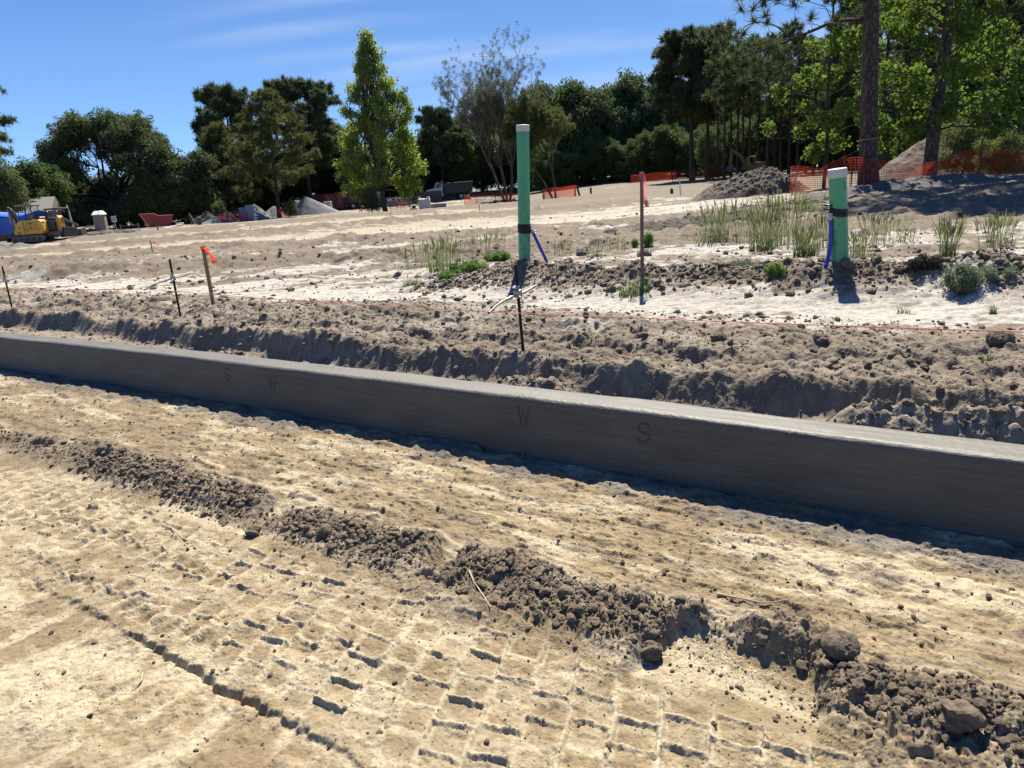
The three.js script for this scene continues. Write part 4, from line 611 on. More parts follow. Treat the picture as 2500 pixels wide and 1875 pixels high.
{
  const b = atDepth(1281, 640, 8.7), R = 0.07, H = 1.46;
  const t = thing('sewer_pipe', 'tall capped green sewer pipe with blue tube leaning against it', 'pipe', [b[0], b[1] - 0.0, b[2]]); t.rotation.z = -0.05; t.rotation.x = -0.01;
  new MB().add(new THREE.CylinderGeometry(R, R, H + 0.35, 40, 1), new THREE.Matrix4().makeTranslation(0, H / 2 - 0.175, 0)).build('pipe', green, t); capOn(t, R, H - 0.015, 0.07);
  wrap(t, R, 0.335, 8, 0.0125, 0.006);
  new MB().add(new THREE.CylinderGeometry(R + 0.002, R + 0.002, 0.1, 32, 1, true), new THREE.Matrix4().makeTranslation(0, 0.385, 0)).build('tape', tapeMat, t);
  const tube = new MB().tube([[0.088, 0.36, 0.03], [0.12, 0.29, 0.05], [0.19, 0.14, 0.08], [0.245, 0.02, 0.1], [0.27, -0.08, 0.1]], 0.0175, 14, 40).build('water_tube', blue, t);
  new MB().bar([0.083, 0.375, 0.03], [0.1, 0.335, 0.04], 0.021, 0.021, 14).bar([0.074, 0.41, 0.028], [0.083, 0.375, 0.03], 0.012, 0.014, 8).build('tube_plug', zinc, tube);
  const wr = []; for (let i = 0; i < 40; i++) { const a = i * 0.8; wr.push([0.09 + 0.026 * Math.cos(a) + 0.0004 * i, 0.375 - 0.0012 * i + 0.012 * Math.sin(a * 0.7), 0.035 + 0.026 * Math.sin(a)]); } new MB().tube(wr, 0.0028, 5, 160).build('plug_wire', zinc, tube);
}
{
  const b = atDepth(2051, 655, 6.3), R = 0.07, H = 0.78;
  const t = thing('sewer_pipe', 'short capped green sewer pipe with black wire and blue tube', 'pipe', [b[0], b[1], b[2]]); t.rotation.z = 0.075; t.rotation.x = 0.01;
  new MB().add(new THREE.CylinderGeometry(R, R, H + 0.3, 40, 1), new THREE.Matrix4().makeTranslation(0, H / 2 - 0.15, 0)).build('pipe', green, t); capOn(t, R, H - 0.03, 0.075);
  wrap(t, R, 0.45, 7, 0.009, 0.016);
  const loop = []; for (let i = 0; i <= 20; i++) { const a = i / 20 * 6.28; loop.push([-R - 0.03 + 0.032 * Math.cos(a), 0.525 + 0.02 * Math.sin(a) + 0.004 * i / 20, 0.02 + 0.016 * Math.sin(a * 2)]); } new MB().tube(loop, 0.006, 6, 60).build('wire_loop', tapeMat, t);
  const tube = new MB().tube([[-0.082, 0.44, 0.03], [-0.083, 0.33, 0.03], [-0.09, 0.22, 0.035], [-0.115, 0.13, 0.05], [-0.15, 0.04, 0.07], [-0.18, -0.06, 0.08]], 0.0165, 14, 50).build('water_tube', blue, t);
  new MB().bar([-0.082, 0.42, 0.03], [-0.08, 0.475, 0.03], 0.019, 0.019, 12).bar([-0.135, 0.492, 0.06], [-0.03, 0.405, 0.085], 0.0055, 0.0045, 8).build('tube_clamp', zinc, tube);
  // the note written up the side: S62
  const ink = std([0.012, 0.02, 0.015], 0.6), mark = new MB(), cx = 0.026, put = (pts, y) => { for (let i = 1; i < pts.length; i++) { const q = p => { const a = Math.asin(clamp((cx + p[0]) / (R + 0.001), -1, 1)); return [Math.sin(a) * (R + 0.001), y + p[1], Math.cos(a) * (R + 0.001)]; }; mark.bar(q(pts[i - 1]), q(pts[i]), 0.0012, 0.0012, 5); } };
  put([[-0.006, 0.004], [-0.008, -0.004], [-0.002, -0.006], [0.001, 0.004], [0.006, 0.005], [0.008, -0.004]], 0.66); put([[-0.009, 0.006], [0.004, 0.007], [0.009, 0.002], [0.006, -0.005], [0.001, -0.003], [0.002, 0.006]], 0.684); put([[-0.007, -0.005], [-0.009, 0.003], [-0.003, 0.005], [0.008, -0.006], [0.008, 0.006]], 0.708);
  mark.build('pen_note', ink, t);
}

// ---------- string line: iron pins, clamps, arms and the orange string ----------
const iron = std([0.012, 0.011, 0.011], 0.6, { metalness: 0.5 }), steel = std([0.2, 0.19, 0.165], 0.55, { metalness: 0.5 }), steelB = std([0.36, 0.34, 0.29], 0.55, { metalness: 0.4 });
const hooks = [];
[[30, 755, 0.60, 'iron string pin farthest along the kerb with a clamp and arm', 0.0], [443, 785, 0.62, 'iron string pin beside the orange flagged stake', 0.03], [1278, 866, 0.63, 'iron string pin standing before the tall green pipe', 0.06]].forEach(([px, py, H, label, tilt], i) => {
  const p = onGround(px, py), t = thing('string_pin', label, 'pin', p, 0, 'string line pins'); t.rotation.z = tilt * 0.4;
  new MB().bar([0, -0.3, 0], [0, H, 0], 0.0115, 0.0115, 10).build('rod', iron, t);
  const c = new MB().box(0.05, 0.055, 0.045, 0, H * 0.68, 0, 0.1, 0.5, 0.1, 0.008).box(0.03, 0.012, 0.07, -0.012, H * 0.68 + 0.045, 0.0, 0, 0.4, 0.5, 0.003).bar([0.0, H * .68 - 0.01, 0.02], [0.015, H * .68 - 0.02, 0.06], 0.006, 0.006, 6).build('clamp', steelB, t);
  const y = H * 0.68 - 0.005, e = [-0.21, y - 0.075, 0.24], f = [0.13, y + 0.03, -0.14];
  const arm = new MB().tube([f, [0.04, y + 0.005, -0.03], [-0.05, y - 0.008, 0.05], [-0.14, y - 0.035, 0.15], e], 0.0075, 8, 30).build('arm', steel, t);
  new MB().add(new THREE.CylinderGeometry(0.016, 0.005, 0.075, 8), new THREE.Matrix4().compose(new THREE.Vector3(-0.075, y - 0.016, 0.075), new THREE.Quaternion().setFromUnitVectors(new THREE.Vector3(0, 1, 0), new THREE.Vector3(0.68, 0.14, -0.7).normalize()), new THREE.Vector3(1, 1, 1))).build('sleeve', steelB, arm);
  const w = new THREE.Vector3(...e); t.updateMatrixWorld(true); w.applyMatrix4(t.matrixWorld); hooks.push([w.x, w.y + 0.009, w.z]);
});
{
  const first = hooks[0], last = hooks[2], dir = [UX, 0, UZ], pts = [[first[0] - UX * 6, first[1] + 0.03, first[2] - UZ * 6], first, hooks[1], last, [last[0] + dir[0] * 4.6, last[1] + 0.03, last[2] + dir[2] * 4.6]];
  const mb = new MB(); for (let i = 1; i < pts.length; i++) { const a = pts[i - 1], b = pts[i], mid = [lerp(a[0], b[0], .5), lerp(a[1], b[1], .5) - 0.012, lerp(a[2], b[2], .5)]; mb.tube([a, mid, b], 0.0024, 6, 24); }
  const m = mb.build('string_line', std([0.52, 0.13, 0.055], 0.75)); tag(m, 'taut orange string line stretched over the bank between iron pins', 'string');
}

// ---------- survey stakes ----------
const pineWood = std([0.30, 0.215, 0.12], 0.85, { map: gritMap }), oldWood = std([0.20, 0.14, 0.10], 0.9, { map: gritMap });
const flagMats = { orange: leafMat([0.62, 0.085, 0.05], 0.45), pink: leafMat([0.6, 0.19, 0.21], 0.45), white: leafMat([0.6, 0.5, 0.5], 0.4) };
function ribbonGeo(L, w, seed, drop = 1, out = 0.3) {
  const pos = [], idx = [], n = 12; for (let i = 0; i <= n; i++) { const t = i / n, fold = 0.35 + 0.65 * Math.abs(Math.cos(t * 5 + seed)), cx = out * L * Math.sin(t * 1.4) + 0.012 * vn(t * 4, seed, 61), cy = -drop * L * t, cz = 0.02 * vn(t * 5, seed + 2, 63); for (const k of [-0.5, 0, 0.5]) pos.push(cx + k * w * fold, cy + 0.004 * vn(t * 6, k * 5, seed), cz + (k === 0 ? 0.014 * Math.sin(t * 9 + seed) : 0)); if (i) for (const j of [0, 1]) { const a = (i - 1) * 3 + j, b = a + 3; idx.push(a, a + 1, b, a + 1, b + 1, b); } }
  const g = new THREE.BufferGeometry(); g.setAttribute('position', new THREE.Float32BufferAttribute(pos, 3)); g.setIndex(idx); g.computeVertexNormals(); return g;
}
function stake(label, p, H, w, mat, flag, o = {}) {
  const t = thing('survey_stake', label, 'stake', p, o.turn || 0, o.group); t.rotation.z = o.lean || 0;
  new MB().box(w, H + 0.2, w * 0.45, 0, H / 2 - 0.1, 0, 0, 0, 0, w * 0.06).build('stake', mat, t);
  if (flag) { const m = lit(new THREE.Mesh(ribbonGeo(o.L || 0.22, o.fw || 0.05, o.seed || 1, o.drop ?? 1, o.out ?? 0.3), flagMats[flag])); m.name = 'flagging_ribbon'; m.position.set(w * 0.3, H - 0.01, w * 0.3); t.add(m); if (o.knot !== false) new MB().box(w * 1.18, o.kh || 0.04, w * 0.75, 0, H - (o.kh || 0.04) / 2 + 0.004, 0, 0, 0, 0, 0.004).build('knot', flagMats[flag], m).position.set(-w * 0.3, -H + 0.01, -w * 0.3); }
  return t;
}
stake('wooden stake with an orange ribbon beside an iron pin on the bank', onGround(521, 745), 0.67, 0.042, pineWood, 'orange', { L: 0.19, fw: 0.07, out: 0.45, seed: 2, kh: 0.035, lean: 0.01 });
stake('tall weathered stake with a pink ribbon on the berm', onGround(1568, 690), 1.02, 0.032, oldWood, 'pink', { L: 0.31, fw: 0.042, out: 0.12, seed: 5, kh: 0.05, lean: -0.02, turn: 0.2 });
[[374, 602, 0.36, 'pink', 'thin stake with a pink knot on the furrow before the machines', 22], [613, 588, 0.40, 'pink', 'short stake with a pink flag before the red netting', 40], [885, 520, 0.95, 'pink', 'stake with a pink triangular flag by the gravel, left of the shrub', 66], [955, 542, 0.5, 'pink', 'small stake with a pale pink flag before the timber stack', 42], [1013, 545, 0.4, null, 'bare grade stake on the furrow before the white bag', 42], [1172, 530, 0.62, 'white', 'pale stake with a white ribbon before the orange netting', 40]].forEach(([px, py, H, f, label, dist], i) => stake(label, atColumn(px, dist), H, 0.03, pineWood, f, { L: 0.22, fw: 0.1, out: f === 'white' ? 0.4 : 0.9, drop: 0.6, seed: i + 11 }));

// ---------- weeds ----------
const grassMats = [leafMat([0.075, 0.125, 0.028], 0.4), leafMat([0.105, 0.145, 0.036], 0.4), leafMat([0.14, 0.16, 0.055], 0.3)], strawMat = leafMat([0.155, 0.17, 0.065], 0.3), weedMats = [leafMat([0.11, 0.19, 0.04], 0.4), leafMat([0.15, 0.185, 0.115], 0.3), leafMat([0.13, 0.20, 0.04], 0.4)];
function bladeGeo(list) {
  const pos = [], idx = []; let n = 0;
  for (const [x, y, z, L, w, a, bend, head] of list) {
    const cx = Math.cos(a), cz = Math.sin(a), seg = 5;
    for (let i = 0; i <= seg; i++) { const t = i / seg, o = bend * L * t * t, ww = head ? (t > 0.75 ? w * 2.4 : w * 0.55) * (i === seg ? 0.15 : 1) : w * (1 - t * 0.92), hy = y + L * t * (1 - 0.25 * bend * t); pos.push(x + cx * o - cz * ww / 2, hy, z + cz * o + cx * ww / 2, x + cx * o + cz * ww / 2, hy, z + cz * o - cx * ww / 2); if (i) { const b = n + i * 2; idx.push(b - 2, b - 1, b, b - 1, b + 1, b); } }
    n += (seg + 1) * 2;
  }
  const g = new THREE.BufferGeometry(); g.setAttribute('position', new THREE.Float32BufferAttribute(pos, 3)); g.setIndex(idx); g.computeVertexNormals(); return g;
}
function tuft(label, px, py, n, H, spread, mat, o = {}) {
  const p = onGround(px, py), rnd = mulberry(px * 7 + n), t = thing('grass_tuft', label, 'grass', p, 0, 'grass tufts on the berm'), bl = [], st = [];
  n = Math.round(n * 1.9); for (let i = 0; i < n; i++) { const a = rnd() * 6.28, r = spread * Math.sqrt(rnd()), head = rnd() < (o.heads ?? 0.3), L = H * (head ? 0.75 + 0.35 * rnd() : 0.35 + 0.5 * rnd()), x = Math.cos(a) * r, z = Math.sin(a) * r * 0.7; (head ? st : bl).push([x, ground(p[0] + x, p[2] + z) - p[1] - 0.01, z, L, (o.w || 0.007) * (0.7 + 0.6 * rnd()), head ? a + rnd() : rnd() * 6.28, head ? 0.12 + 0.3 * rnd() : 0.2 + 0.75 * rnd(), head]); }
  const m = lit(new THREE.Mesh(bladeGeo(bl), mat)); m.name = 'blades'; m.userData = { kind: 'stuff' }; t.add(m);
  if (st.length) { const s = lit(new THREE.Mesh(bladeGeo(st), strawMat)); s.name = 'seed_stalks'; s.userData = { kind: 'stuff' }; t.add(s); } return t;
}
tuft('tall pale grass tuft on the near side of the leafy weeds', 1087, 668, 120, 0.52, 0.26, grassMats[1], { heads: 0.4 }); tuft('wide thin grass clump at the end of the berm', 1040, 655, 60, 0.42, 0.4, grassMats[1], { heads: 0.5 });
tuft('short green grass tuft at the foot of the berm', 1007, 697, 60, 0.2, 0.12, grassMats[0], { heads: 0.1 }); tuft('thin grass spray left of the tall green pipe', 1190, 628, 46, 0.42, 0.3, grassMats[2], { heads: 0.7 });
tuft('thin grass tuft right of the leaning blue tube', 1370, 622, 40, 0.3, 0.22, grassMats[1], { heads: 0.5 }); tuft('green grass tuft beside the clay boulder', 1452, 632, 50, 0.24, 0.12, grassMats[0], { heads: 0.2 });
tuft('coarse grass tuft round the foot of the pink ribbon stake', 1552, 716, 110, 0.19, 0.16, grassMats[0], { heads: 0.05 }); tuft('grass behind the pink ribbon stake', 1500, 610, 40, 0.25, 0.25, grassMats[1]);
tuft('leaning seed grass on the crest of clods', 1738, 596, 110, 0.66, 0.3, grassMats[1], { heads: 0.4 }); tuft('upright seed grass left of the short pipe', 1866, 610, 120, 0.64, 0.22, grassMats[1], { heads: 0.4 });
tuft('dense green grass tuft next to the short pipe', 1966, 626, 150, 0.42, 0.16, grassMats[0], { heads: 0.25, w: 0.008 }); tuft('tall seed grass overtopping the short pipe', 1925, 600, 110, 0.85, 0.4, grassMats[1], { heads: 0.65 });
tuft('sparse stalks behind the upright seed grass', 1800, 590, 70, 0.7, 0.4, grassMats[2], { heads: 0.6 }); tuft('grass close behind the short pipe', 2020, 606, 70, 0.5, 0.2, grassMats[1], { heads: 0.5 });
tuft('thin seed grass on the far side of the short pipe', 2090, 624, 80, 0.36, 0.22, grassMats[1], { heads: 0.5 }); tuft('scattered stalks beyond the short pipe', 2150, 596, 50, 0.5, 0.35, grassMats[2], { heads: 0.7 });
tuft('low yellow grass on the sand between pipe and bushy tuft', 2205, 592, 40, 0.22, 0.2, grassMats[1], { heads: 0.4 }); tuft('vase shaped seed grass tuft on bare sand', 2314, 632, 90, 0.5, 0.1, grassMats[1], { heads: 0.45 });
tuft('straggling straw tuft on bare sand', 2431, 610, 60, 0.46, 0.22, grassMats[2], { heads: 0.7 }); tuft('little bright seedling grass at the string line', 2424, 766, 16, 0.13, 0.03, grassMats[0], { heads: 0 }); tuft('pair of grass blades on the pale bank edge', 2203, 763, 14, 0.12, 0.05, grassMats[1], { heads: 0 });
tuft('sprig of grass growing from the bank clods', 2410, 870, 12, 0.12, 0.03, grassMats[0], { heads: 0 }); tuft('small sprout beside the trench wall', 1425, 855, 8, 0.08, 0.03, grassMats[1], { heads: 0 });
function weed(label, px, py, n, R, H, size, mat, geo = G.leafFine, squat = 1) {
  const p = onGround(px, py), rnd = mulberry(px * 3 + n), t = thing('weed', label, 'weed', p), mb = new MB(), list = [];
  for (let i = 0; i < n; i++) { const a = rnd() * 6.28, r = R * Math.sqrt(rnd()), e = [Math.cos(a) * r, H * (0.45 + 0.6 * rnd()) * (1 - 0.35 * r / R), Math.sin(a) * r * 0.8], b = [e[0] * 0.35, -0.02, e[2] * 0.35]; mb.add(taper([b, [lerp(b[0], e[0], .6), e[1] * 0.55, lerp(b[2], e[2], .6)], e], [0.0035, 0.0028, 0.0015], 4)); for (let k = 0; k < 5; k++) { const u = 0.3 + 0.7 * rnd(); list.push([lerp(b[0], e[0], u), e[1] * u, lerp(b[2], e[2], u), size * (0.7 + 0.6 * rnd()), squat]); } }
  mb.build('stems', std([0.14, 0.15, 0.07], 0.9), t); crownMesh(list, geo, mat, t, px, 'leaves'); t.children[0].userData.kind = 'stuff'; return t;
}
weed('bright leafy weed patch left of the tall green pipe', 1215, 640, 26, 0.22, 0.2, 0.045, weedMats[0], G.leafBig); weed('leafy green weeds spilling down the berm', 1150, 668, 30, 0.28, 0.16, 0.045, weedMats[0], G.leafBig); weed('low leafy weeds among the tall pale grass', 1100, 680, 18, 0.2, 0.12, 0.04, weedMats[0], G.leafBig);
weed('grey-green bushy weed on the sand near the string', 2345, 710, 40, 0.13, 0.21, 0.036, weedMats[1], G.leafFine, 1.6); weed('small bright green weed cushion on the sand', 1893, 682, 24, 0.09, 0.12, 0.036, weedMats[2]); weed('feathery grey weed on the berm clods', 1816, 662, 44, 0.22, 0.17, 0.04, weedMats[1], G.leafFine, 1.5); weed('flat green weed beside the grey bushy weed', 2440, 678, 20, 0.2, 0.08, 0.035, weedMats[1]); weed('light green fern-like sprout behind the pink ribbon stake', 1582, 606, 8, 0.06, 0.28, 0.05, weedMats[2], G.leaf, 1.4); weed('pale sprout left of the pink ribbon stake', 1552, 610, 6, 0.05, 0.2, 0.04, weedMats[2], G.leaf, 1.3); weed('dark heap of dead leaves and roots on the sand', 2260, 668, 22, 0.13, 0.1, 0.04, leafMat([0.05, 0.045, 0.03], 0.2), G.leaf);
// sticks and roots
[[[395, 1285], [420, 1297], [445, 1320], [460, 1328], 'bent pale root lying on the track edge'], [[1150, 1440], [1160, 1465], [1190, 1505], [1200, 1520], 'curled pale root on the windrow'], [[2120, 615], [2150, 605], [2185, 590], [2215, 575], 'dead twig sticking up behind the short pipe'], [[2270, 640], [2300, 620], [2340, 600], [2360, 585], 'dead twig leaning over the dark leaf heap'], [[350, 1650], [345, 1668], [330, 1680], [322, 1684], 'curl of root on the smooth drum strip'], [[1750, 1455], [1820, 1470], [1870, 1478], [1930, 1476], 'long pale stick half buried on the bench edge']].forEach(([a, b, c, d, label], i) => {
  const up = i === 2 || i === 3, pts = [a, b, c, d].map((p, k) => { if (up) { const g = onGround(...a); return atDepth(p[0], p[1], -g[2] + 0.02 * k); } const g = onGround(...p); return [g[0], g[1] + 0.008, g[2]]; });
  const curve = new THREE.CatmullRomCurve3(pts.map(p => new THREE.Vector3(...p))).getPoints(12).map(v => [v.x, v.y, v.z]); const m = lit(new THREE.Mesh(taper(curve, rads(13, up ? 0.006 : 0.0045, 0.002), 6, 0.2, i), std(up ? [0.08, 0.065, 0.05] : [0.33, 0.26, 0.165], 0.9))); m.name = 'root_stick'; tag(m, label, 'stick');
});
// ---------- netting fences ----------
const netMat = leafMat([0.5, 0.06, 0.025], 0.4), netRed = leafMat([0.55, 0.05, 0.035], 0.4), postMat = std([0.035, 0.032, 0.03], 0.8), postWood = std([0.17, 0.13, 0.09], 0.9);
function ribbons(list, w, thick) { // flat strips along polylines
  const pos = [], idx = []; let n = 0;
  for (const [pts, ax] of list) { pts.forEach((p, i) => { pos.push(p[0] - ax[0] * w / 2, p[1] - ax[1] * w / 2, p[2] - ax[2] * w / 2, p[0] + ax[0] * w / 2, p[1] + ax[1] * w / 2, p[2] + ax[2] * w / 2); if (i) { const b = n + i * 2; idx.push(b - 2, b - 1, b, b - 1, b + 1, b); } }); n += pts.length * 2; }
  const g = new THREE.BufferGeometry(); g.setAttribute('position', new THREE.Float32BufferAttribute(pos, 3)); g.setIndex(idx); g.computeVertexNormals(); return g;
}
// a run of plastic netting: way = [[x, z], ...], posts = how far along each stands and how it leans
function netting(label, way, H, o = {}) {
  const x0 = way[0][0], z0 = way[0][1], t = thing('netting_fence', label, 'fence', [x0, ground(x0, z0), z0]), L = [0]; for (let i = 1; i < way.length; i++) L.push(L[i - 1] + Math.hypot(way[i][0] - way[i - 1][0], way[i][1] - way[i - 1][1]));
  const y0 = t.position.y, len = L[L.length - 1], at = u => { let i = 1; while (i < L.length - 1 && L[i] < u) i++; const k = clamp((u - L[i - 1]) / (L[i] - L[i - 1])); return [lerp(way[i - 1][0], way[i][0], k), lerp(way[i - 1][1], way[i][1], k)]; };
  const posts = o.posts || [], sag = u => { let d = 9; for (const p of posts) d = Math.min(d, Math.abs(u - p[0])); return (o.sag ?? 0.12) * smooth(0, 2.2, d); };
  const P = (u, v) => { const [x, z] = at(u), top = H * (1 - sag(u)) + 0.05 * vn(u * 0.9, 1, o.seed || 1), w = 0.07 * vn(u * 1.1, v * 2, (o.seed || 1) + 3) * H + 0.02 * vn(u * 5, v * 4, 7); return [x - x0 + w * 0.5, ground(x, z, false) - y0 + 0.03 + v * (top - 0.03), z - z0 + w]; };
  const list = [], nv = o.rows || 12, du = o.step || 0.12; for (let j = 0; j <= nv; j++) { const pts = []; for (let u = 0; u <= len + 1e-6; u += Math.min(0.4, len / 4)) pts.push(P(u, j / nv)); list.push([pts, [0, 1, 0]]); }
  const hor = ribbons(list, o.hw || 0.02), vert = []; for (let u = 0; u <= len; u += du) { const pts = []; for (let j = 0; j <= 5; j++) pts.push(P(u, j / 5)); vert.push([pts, [0.9, 0, 0.3]]); }
  const m = lit(new THREE.Mesh(mergeGeometries([hor, ribbons(vert, o.vw || 0.012)]), o.mat || netMat)); m.name = 'net'; t.add(m);
  for (const [u, lean = 0, h = H + 0.15, wood] of posts) { const [x, z] = at(u), y = ground(x, z, false) - y0; new MB().bar([x - x0, y - 0.3, z - z0 - 0.03], [x - x0 + lean * h, y + h, z - z0 - 0.03], 0.022, 0.022, 6).build('post', wood ? postWood : postMat, t); }
  return t;
}
const ways = (...pts) => pts.map(([px, dist]) => { const p = atColumn(px, dist); return [p[0], p[2]]; });
netting('long sagging orange netting in front of the big pine and soil heap', ways([1928, 29.5], [2000, 28], [2085, 26.3], [2140, 26.2], [2280, 27.6], [2360, 28], [2450, 27], [2540, 26.6]), 1.12, { seed: 3, sag: 0.3, step: 0.13, hw: 0.015, posts: [[0.05, 0.28, 1.25], [2.95, -0.05, 1.15], [3.2, 0.02, 1.2], [9.15, 0, 1.45]], rows: 13 });
netting('orange netting behind the big soil heap in the wood', ways([2140, 46], [2210, 44], [2300, 46]), 1.1, { seed: 5, posts: [[0.1], [2.2]] });
netting('far orange netting below the heavy crowned pines', ways([1640, 86], [1690, 84], [1760, 82], [1790, 82]), 1.3, { seed: 7, rows: 9, posts: [[0.1], [2.5], [5]] });
netting('orange netting square round the small forked tree', ways([1326, 70.5], [1407, 70.5], [1403, 73.5], [1330, 73.5], [1326, 70.5]), 1.15, { seed: 9, sag: 0.05, rows: 14, posts: [[0.05, 0, 1.3], [3.1, 0, 1.35], [6.1, 0, 1.2], [9, 0, 1.2]] });
netting('orange netting draped between posts left of the bare tree', ways([1135, 77], [1180, 72], [1210, 71.5], [1262, 76]), 1.25, { seed: 11, sag: 0.25, rows: 13, posts: [[0.05, 0, 1.55], [3.6, 0, 1.6], [5.6, 0, 1.75, true], [6.7, 0, 1.4]] });
netting('red netting enclosure wrapped round grey pallets', ways([535, 99], [549, 98], [604, 97], [607, 99]), 1.2, { seed: 13, mat: netRed, sag: 0.05, rows: 16, step: 0.09, posts: [[0.05, 0, 1.25], [0.95, 0, 1.45], [3.9, 0, 1.2]] });
netting('thin orange netting round the foot of the young pine', ways([664, 106], [708, 106], [704, 109]), 1.2, { seed: 15, rows: 9, posts: [[0.05, 0, 1.3], [2.6]] });
netting('red netting stub left of the portable toilet', ways([228, 83], [241, 83]), 0.62, { seed: 17, mat: netRed, rows: 8, posts: [[0.05, 0, 0.7], [0.58, 0, 0.66]] });
netting('faint orange netting right of the sweetgum shrub', ways([952, 84], [1000, 84]), 1.0, { seed: 19, rows: 7, hw: 0.02, posts: [[0.1], [1.2], [2.2, 0.1]] });
netting('distant orange netting along the wood behind the field', ways([1540, 112], [1600, 110], [1650, 108]), 1.2, { seed: 23, rows: 8, posts: [[0.1], [4]] });

// ---------- heaps ----------
const stoneMat = std([1, 1, 1], 0.95, { vertexColors: true, map: gritMap, bumpMap: gritBump, bumpScale: 0.02 });
function heap(name, label, px, dist, W, D, H, col, o = {}) {
  const p = atColumn(px, dist), nr = o.nr || 40, nt = o.nt || 72, pos = [], cl = [], uv = [], idx = [], seed = Math.round(px);
  for (let i = 0; i <= nr; i++) for (let j = 0; j <= nt; j++) {
    const r = i / nr, a = j / nt * Math.PI * 2, x = Math.cos(a) * r * W / 2 * (1 + 0.12 * vn(Math.cos(a) * 2, Math.sin(a) * 2, seed)), z = Math.sin(a) * r * D / 2, k = 1 - r, prof = o.soft ? Math.pow(k, 0.9) * (1.4 - 0.4 * k) : k * (1.12 - 0.12 * k), ex = (o.peak || 0) * k;
    const rough = (o.rough ?? 0.1) * (fbm(x * 1.7, z * 1.7, 4, seed) + 0.5 * fbm(x * 6, z * 6, 3, seed + 3)) * smooth(0, 0.25, k) + (o.clods ? o.clods * (0.45 * lumps(x * 3.2, z * 3.2, seed + 5, 0.6) + 0.35 * lumps(x * 8 + 0.5 * vn(x * 9, z * 9, 5), z * 8, seed + 6, 0.8) + 0.25 * lumps(x * 15, z * 15 + 0.5 * vn(x * 20, z * 20, 7), seed + 8, 0.9)) * smooth(0, 0.2, k) : 0);
    const X = x + ex, gy = ground(p[0] + X, p[2] + z, false) - p[1]; pos.push(X, gy - 0.05 + H * prof + rough, z); uv.push(X / 2, z / 2); const w = 0.82 + 0.4 * (fbm(x * 2, z * 2, 3, seed + 7) + 0.35); cl.push(col[0] * w, col[1] * w, col[2] * w);
    if (i && j) { const A = (i - 1) * (nt + 1) + j - 1, B2 = i * (nt + 1) + j - 1; idx.push(A, A + 1, B2, A + 1, B2 + 1, B2); }
  }
  const g = new THREE.BufferGeometry(); g.setAttribute('position', new THREE.Float32BufferAttribute(pos, 3)); g.setAttribute('color', new THREE.Float32BufferAttribute(cl, 3)); g.setAttribute('uv', new THREE.Float32BufferAttribute(uv, 2)); g.setIndex(idx); g.computeVertexNormals();
  if (g.attributes.normal.getY(nt * 5) < 0) { const I = g.index.array; for (let i = 0; i < I.length; i += 3) { const t = I[i]; I[i] = I[i + 1]; I[i + 1] = t; } g.computeVertexNormals(); }
  const m = lit(new THREE.Mesh(g, stoneMat)); m.name = name; m.position.set(...p); return tag(m, label, 'heap');
}
heap('soil_heap', 'dark cloddy soil heap before the row of slender pines', 1830, 34, 5.6, 3.4, 1.1, [0.12, 0.095, 0.07], { rough: 0.2, clods: 0.22, peak: 0.5, soft: true, nr: 90, nt: 170 });
heap('soil_heap', 'big tan soil heap behind the near sweetgum trunk', 2262, 40, 6.4, 5, 2.15, [0.135, 0.1, 0.07], { rough: 0.12, clods: 0.08, nr: 60, nt: 110 });
heap('soil_heap', 'low grey bank of soil at the feet of the two near trunks', 2240, 25.4, 9, 2.2, 0.38, [0.105, 0.098, 0.088], { rough: 0.08, clods: 0.05, soft: true, nt: 120 });
heap('soil_heap', 'low dark ridge of churned clods behind the seed grass', 1720, 16.5, 5.2, 1.6, 0.3, [0.1, 0.082, 0.064], { rough: 0.1, clods: 0.14, soft: true, nr: 50, nt: 120 });
heap('soil_heap', 'dark soil thrown up at the foot of the bare tree', 1225, 70, 6, 3, 0.55, [0.085, 0.075, 0.066], { rough: 0.15, clods: 0.12, soft: true });
const gravel = [0.215, 0.215, 0.222];
heap('gravel_heap', 'largest grey gravel heap left of the red container', 765, 116, 8.6, 5, 2.75, gravel, { rough: 0.05, peak: -0.9 }); heap('gravel_heap', 'small grey gravel heap between block pallets and young pine', 625, 112, 4.6, 4, 2.2, [0.2, 0.2, 0.2], { rough: 0.22, clods: 0.2 }); heap('gravel_heap', 'round grey gravel heap behind the young pine trunk', 672, 114, 4.4, 4, 1.75, gravel, { rough: 0.05 }); heap('gravel_heap', 'low grey gravel heap left of the red netting', 535, 100, 4.8, 3, 1.0, gravel, { rough: 0.04 }); heap('gravel_heap', 'spread of pale gravel right behind the block pallets', 640, 101, 2.4, 2, 0.9, gravel, { rough: 0.05 });
heap('soil_heap', 'small tan soil heap between brush and block pallets', 552, 106, 4.2, 3, 1.75, [0.2, 0.165, 0.12], { rough: 0.1 }); heap('brush_heap', 'grey-green brush heap in front of the pickup', 505, 103, 4.4, 3, 1.45, [0.075, 0.078, 0.05], { rough: 0.35, clods: 0.25 });
heap('soil_heap', 'pale spoil behind the digger track', 10, 50, 4.6, 2.4, 0.4, [0.2, 0.19, 0.165], { rough: 0.12, clods: 0.1, soft: true }); heap('soil_heap', 'long grey spoil ridge before the portable toilet', 270, 76, 9, 2, 0.45, [0.15, 0.135, 0.11], { rough: 0.14, clods: 0.12, soft: true, nt: 110 });

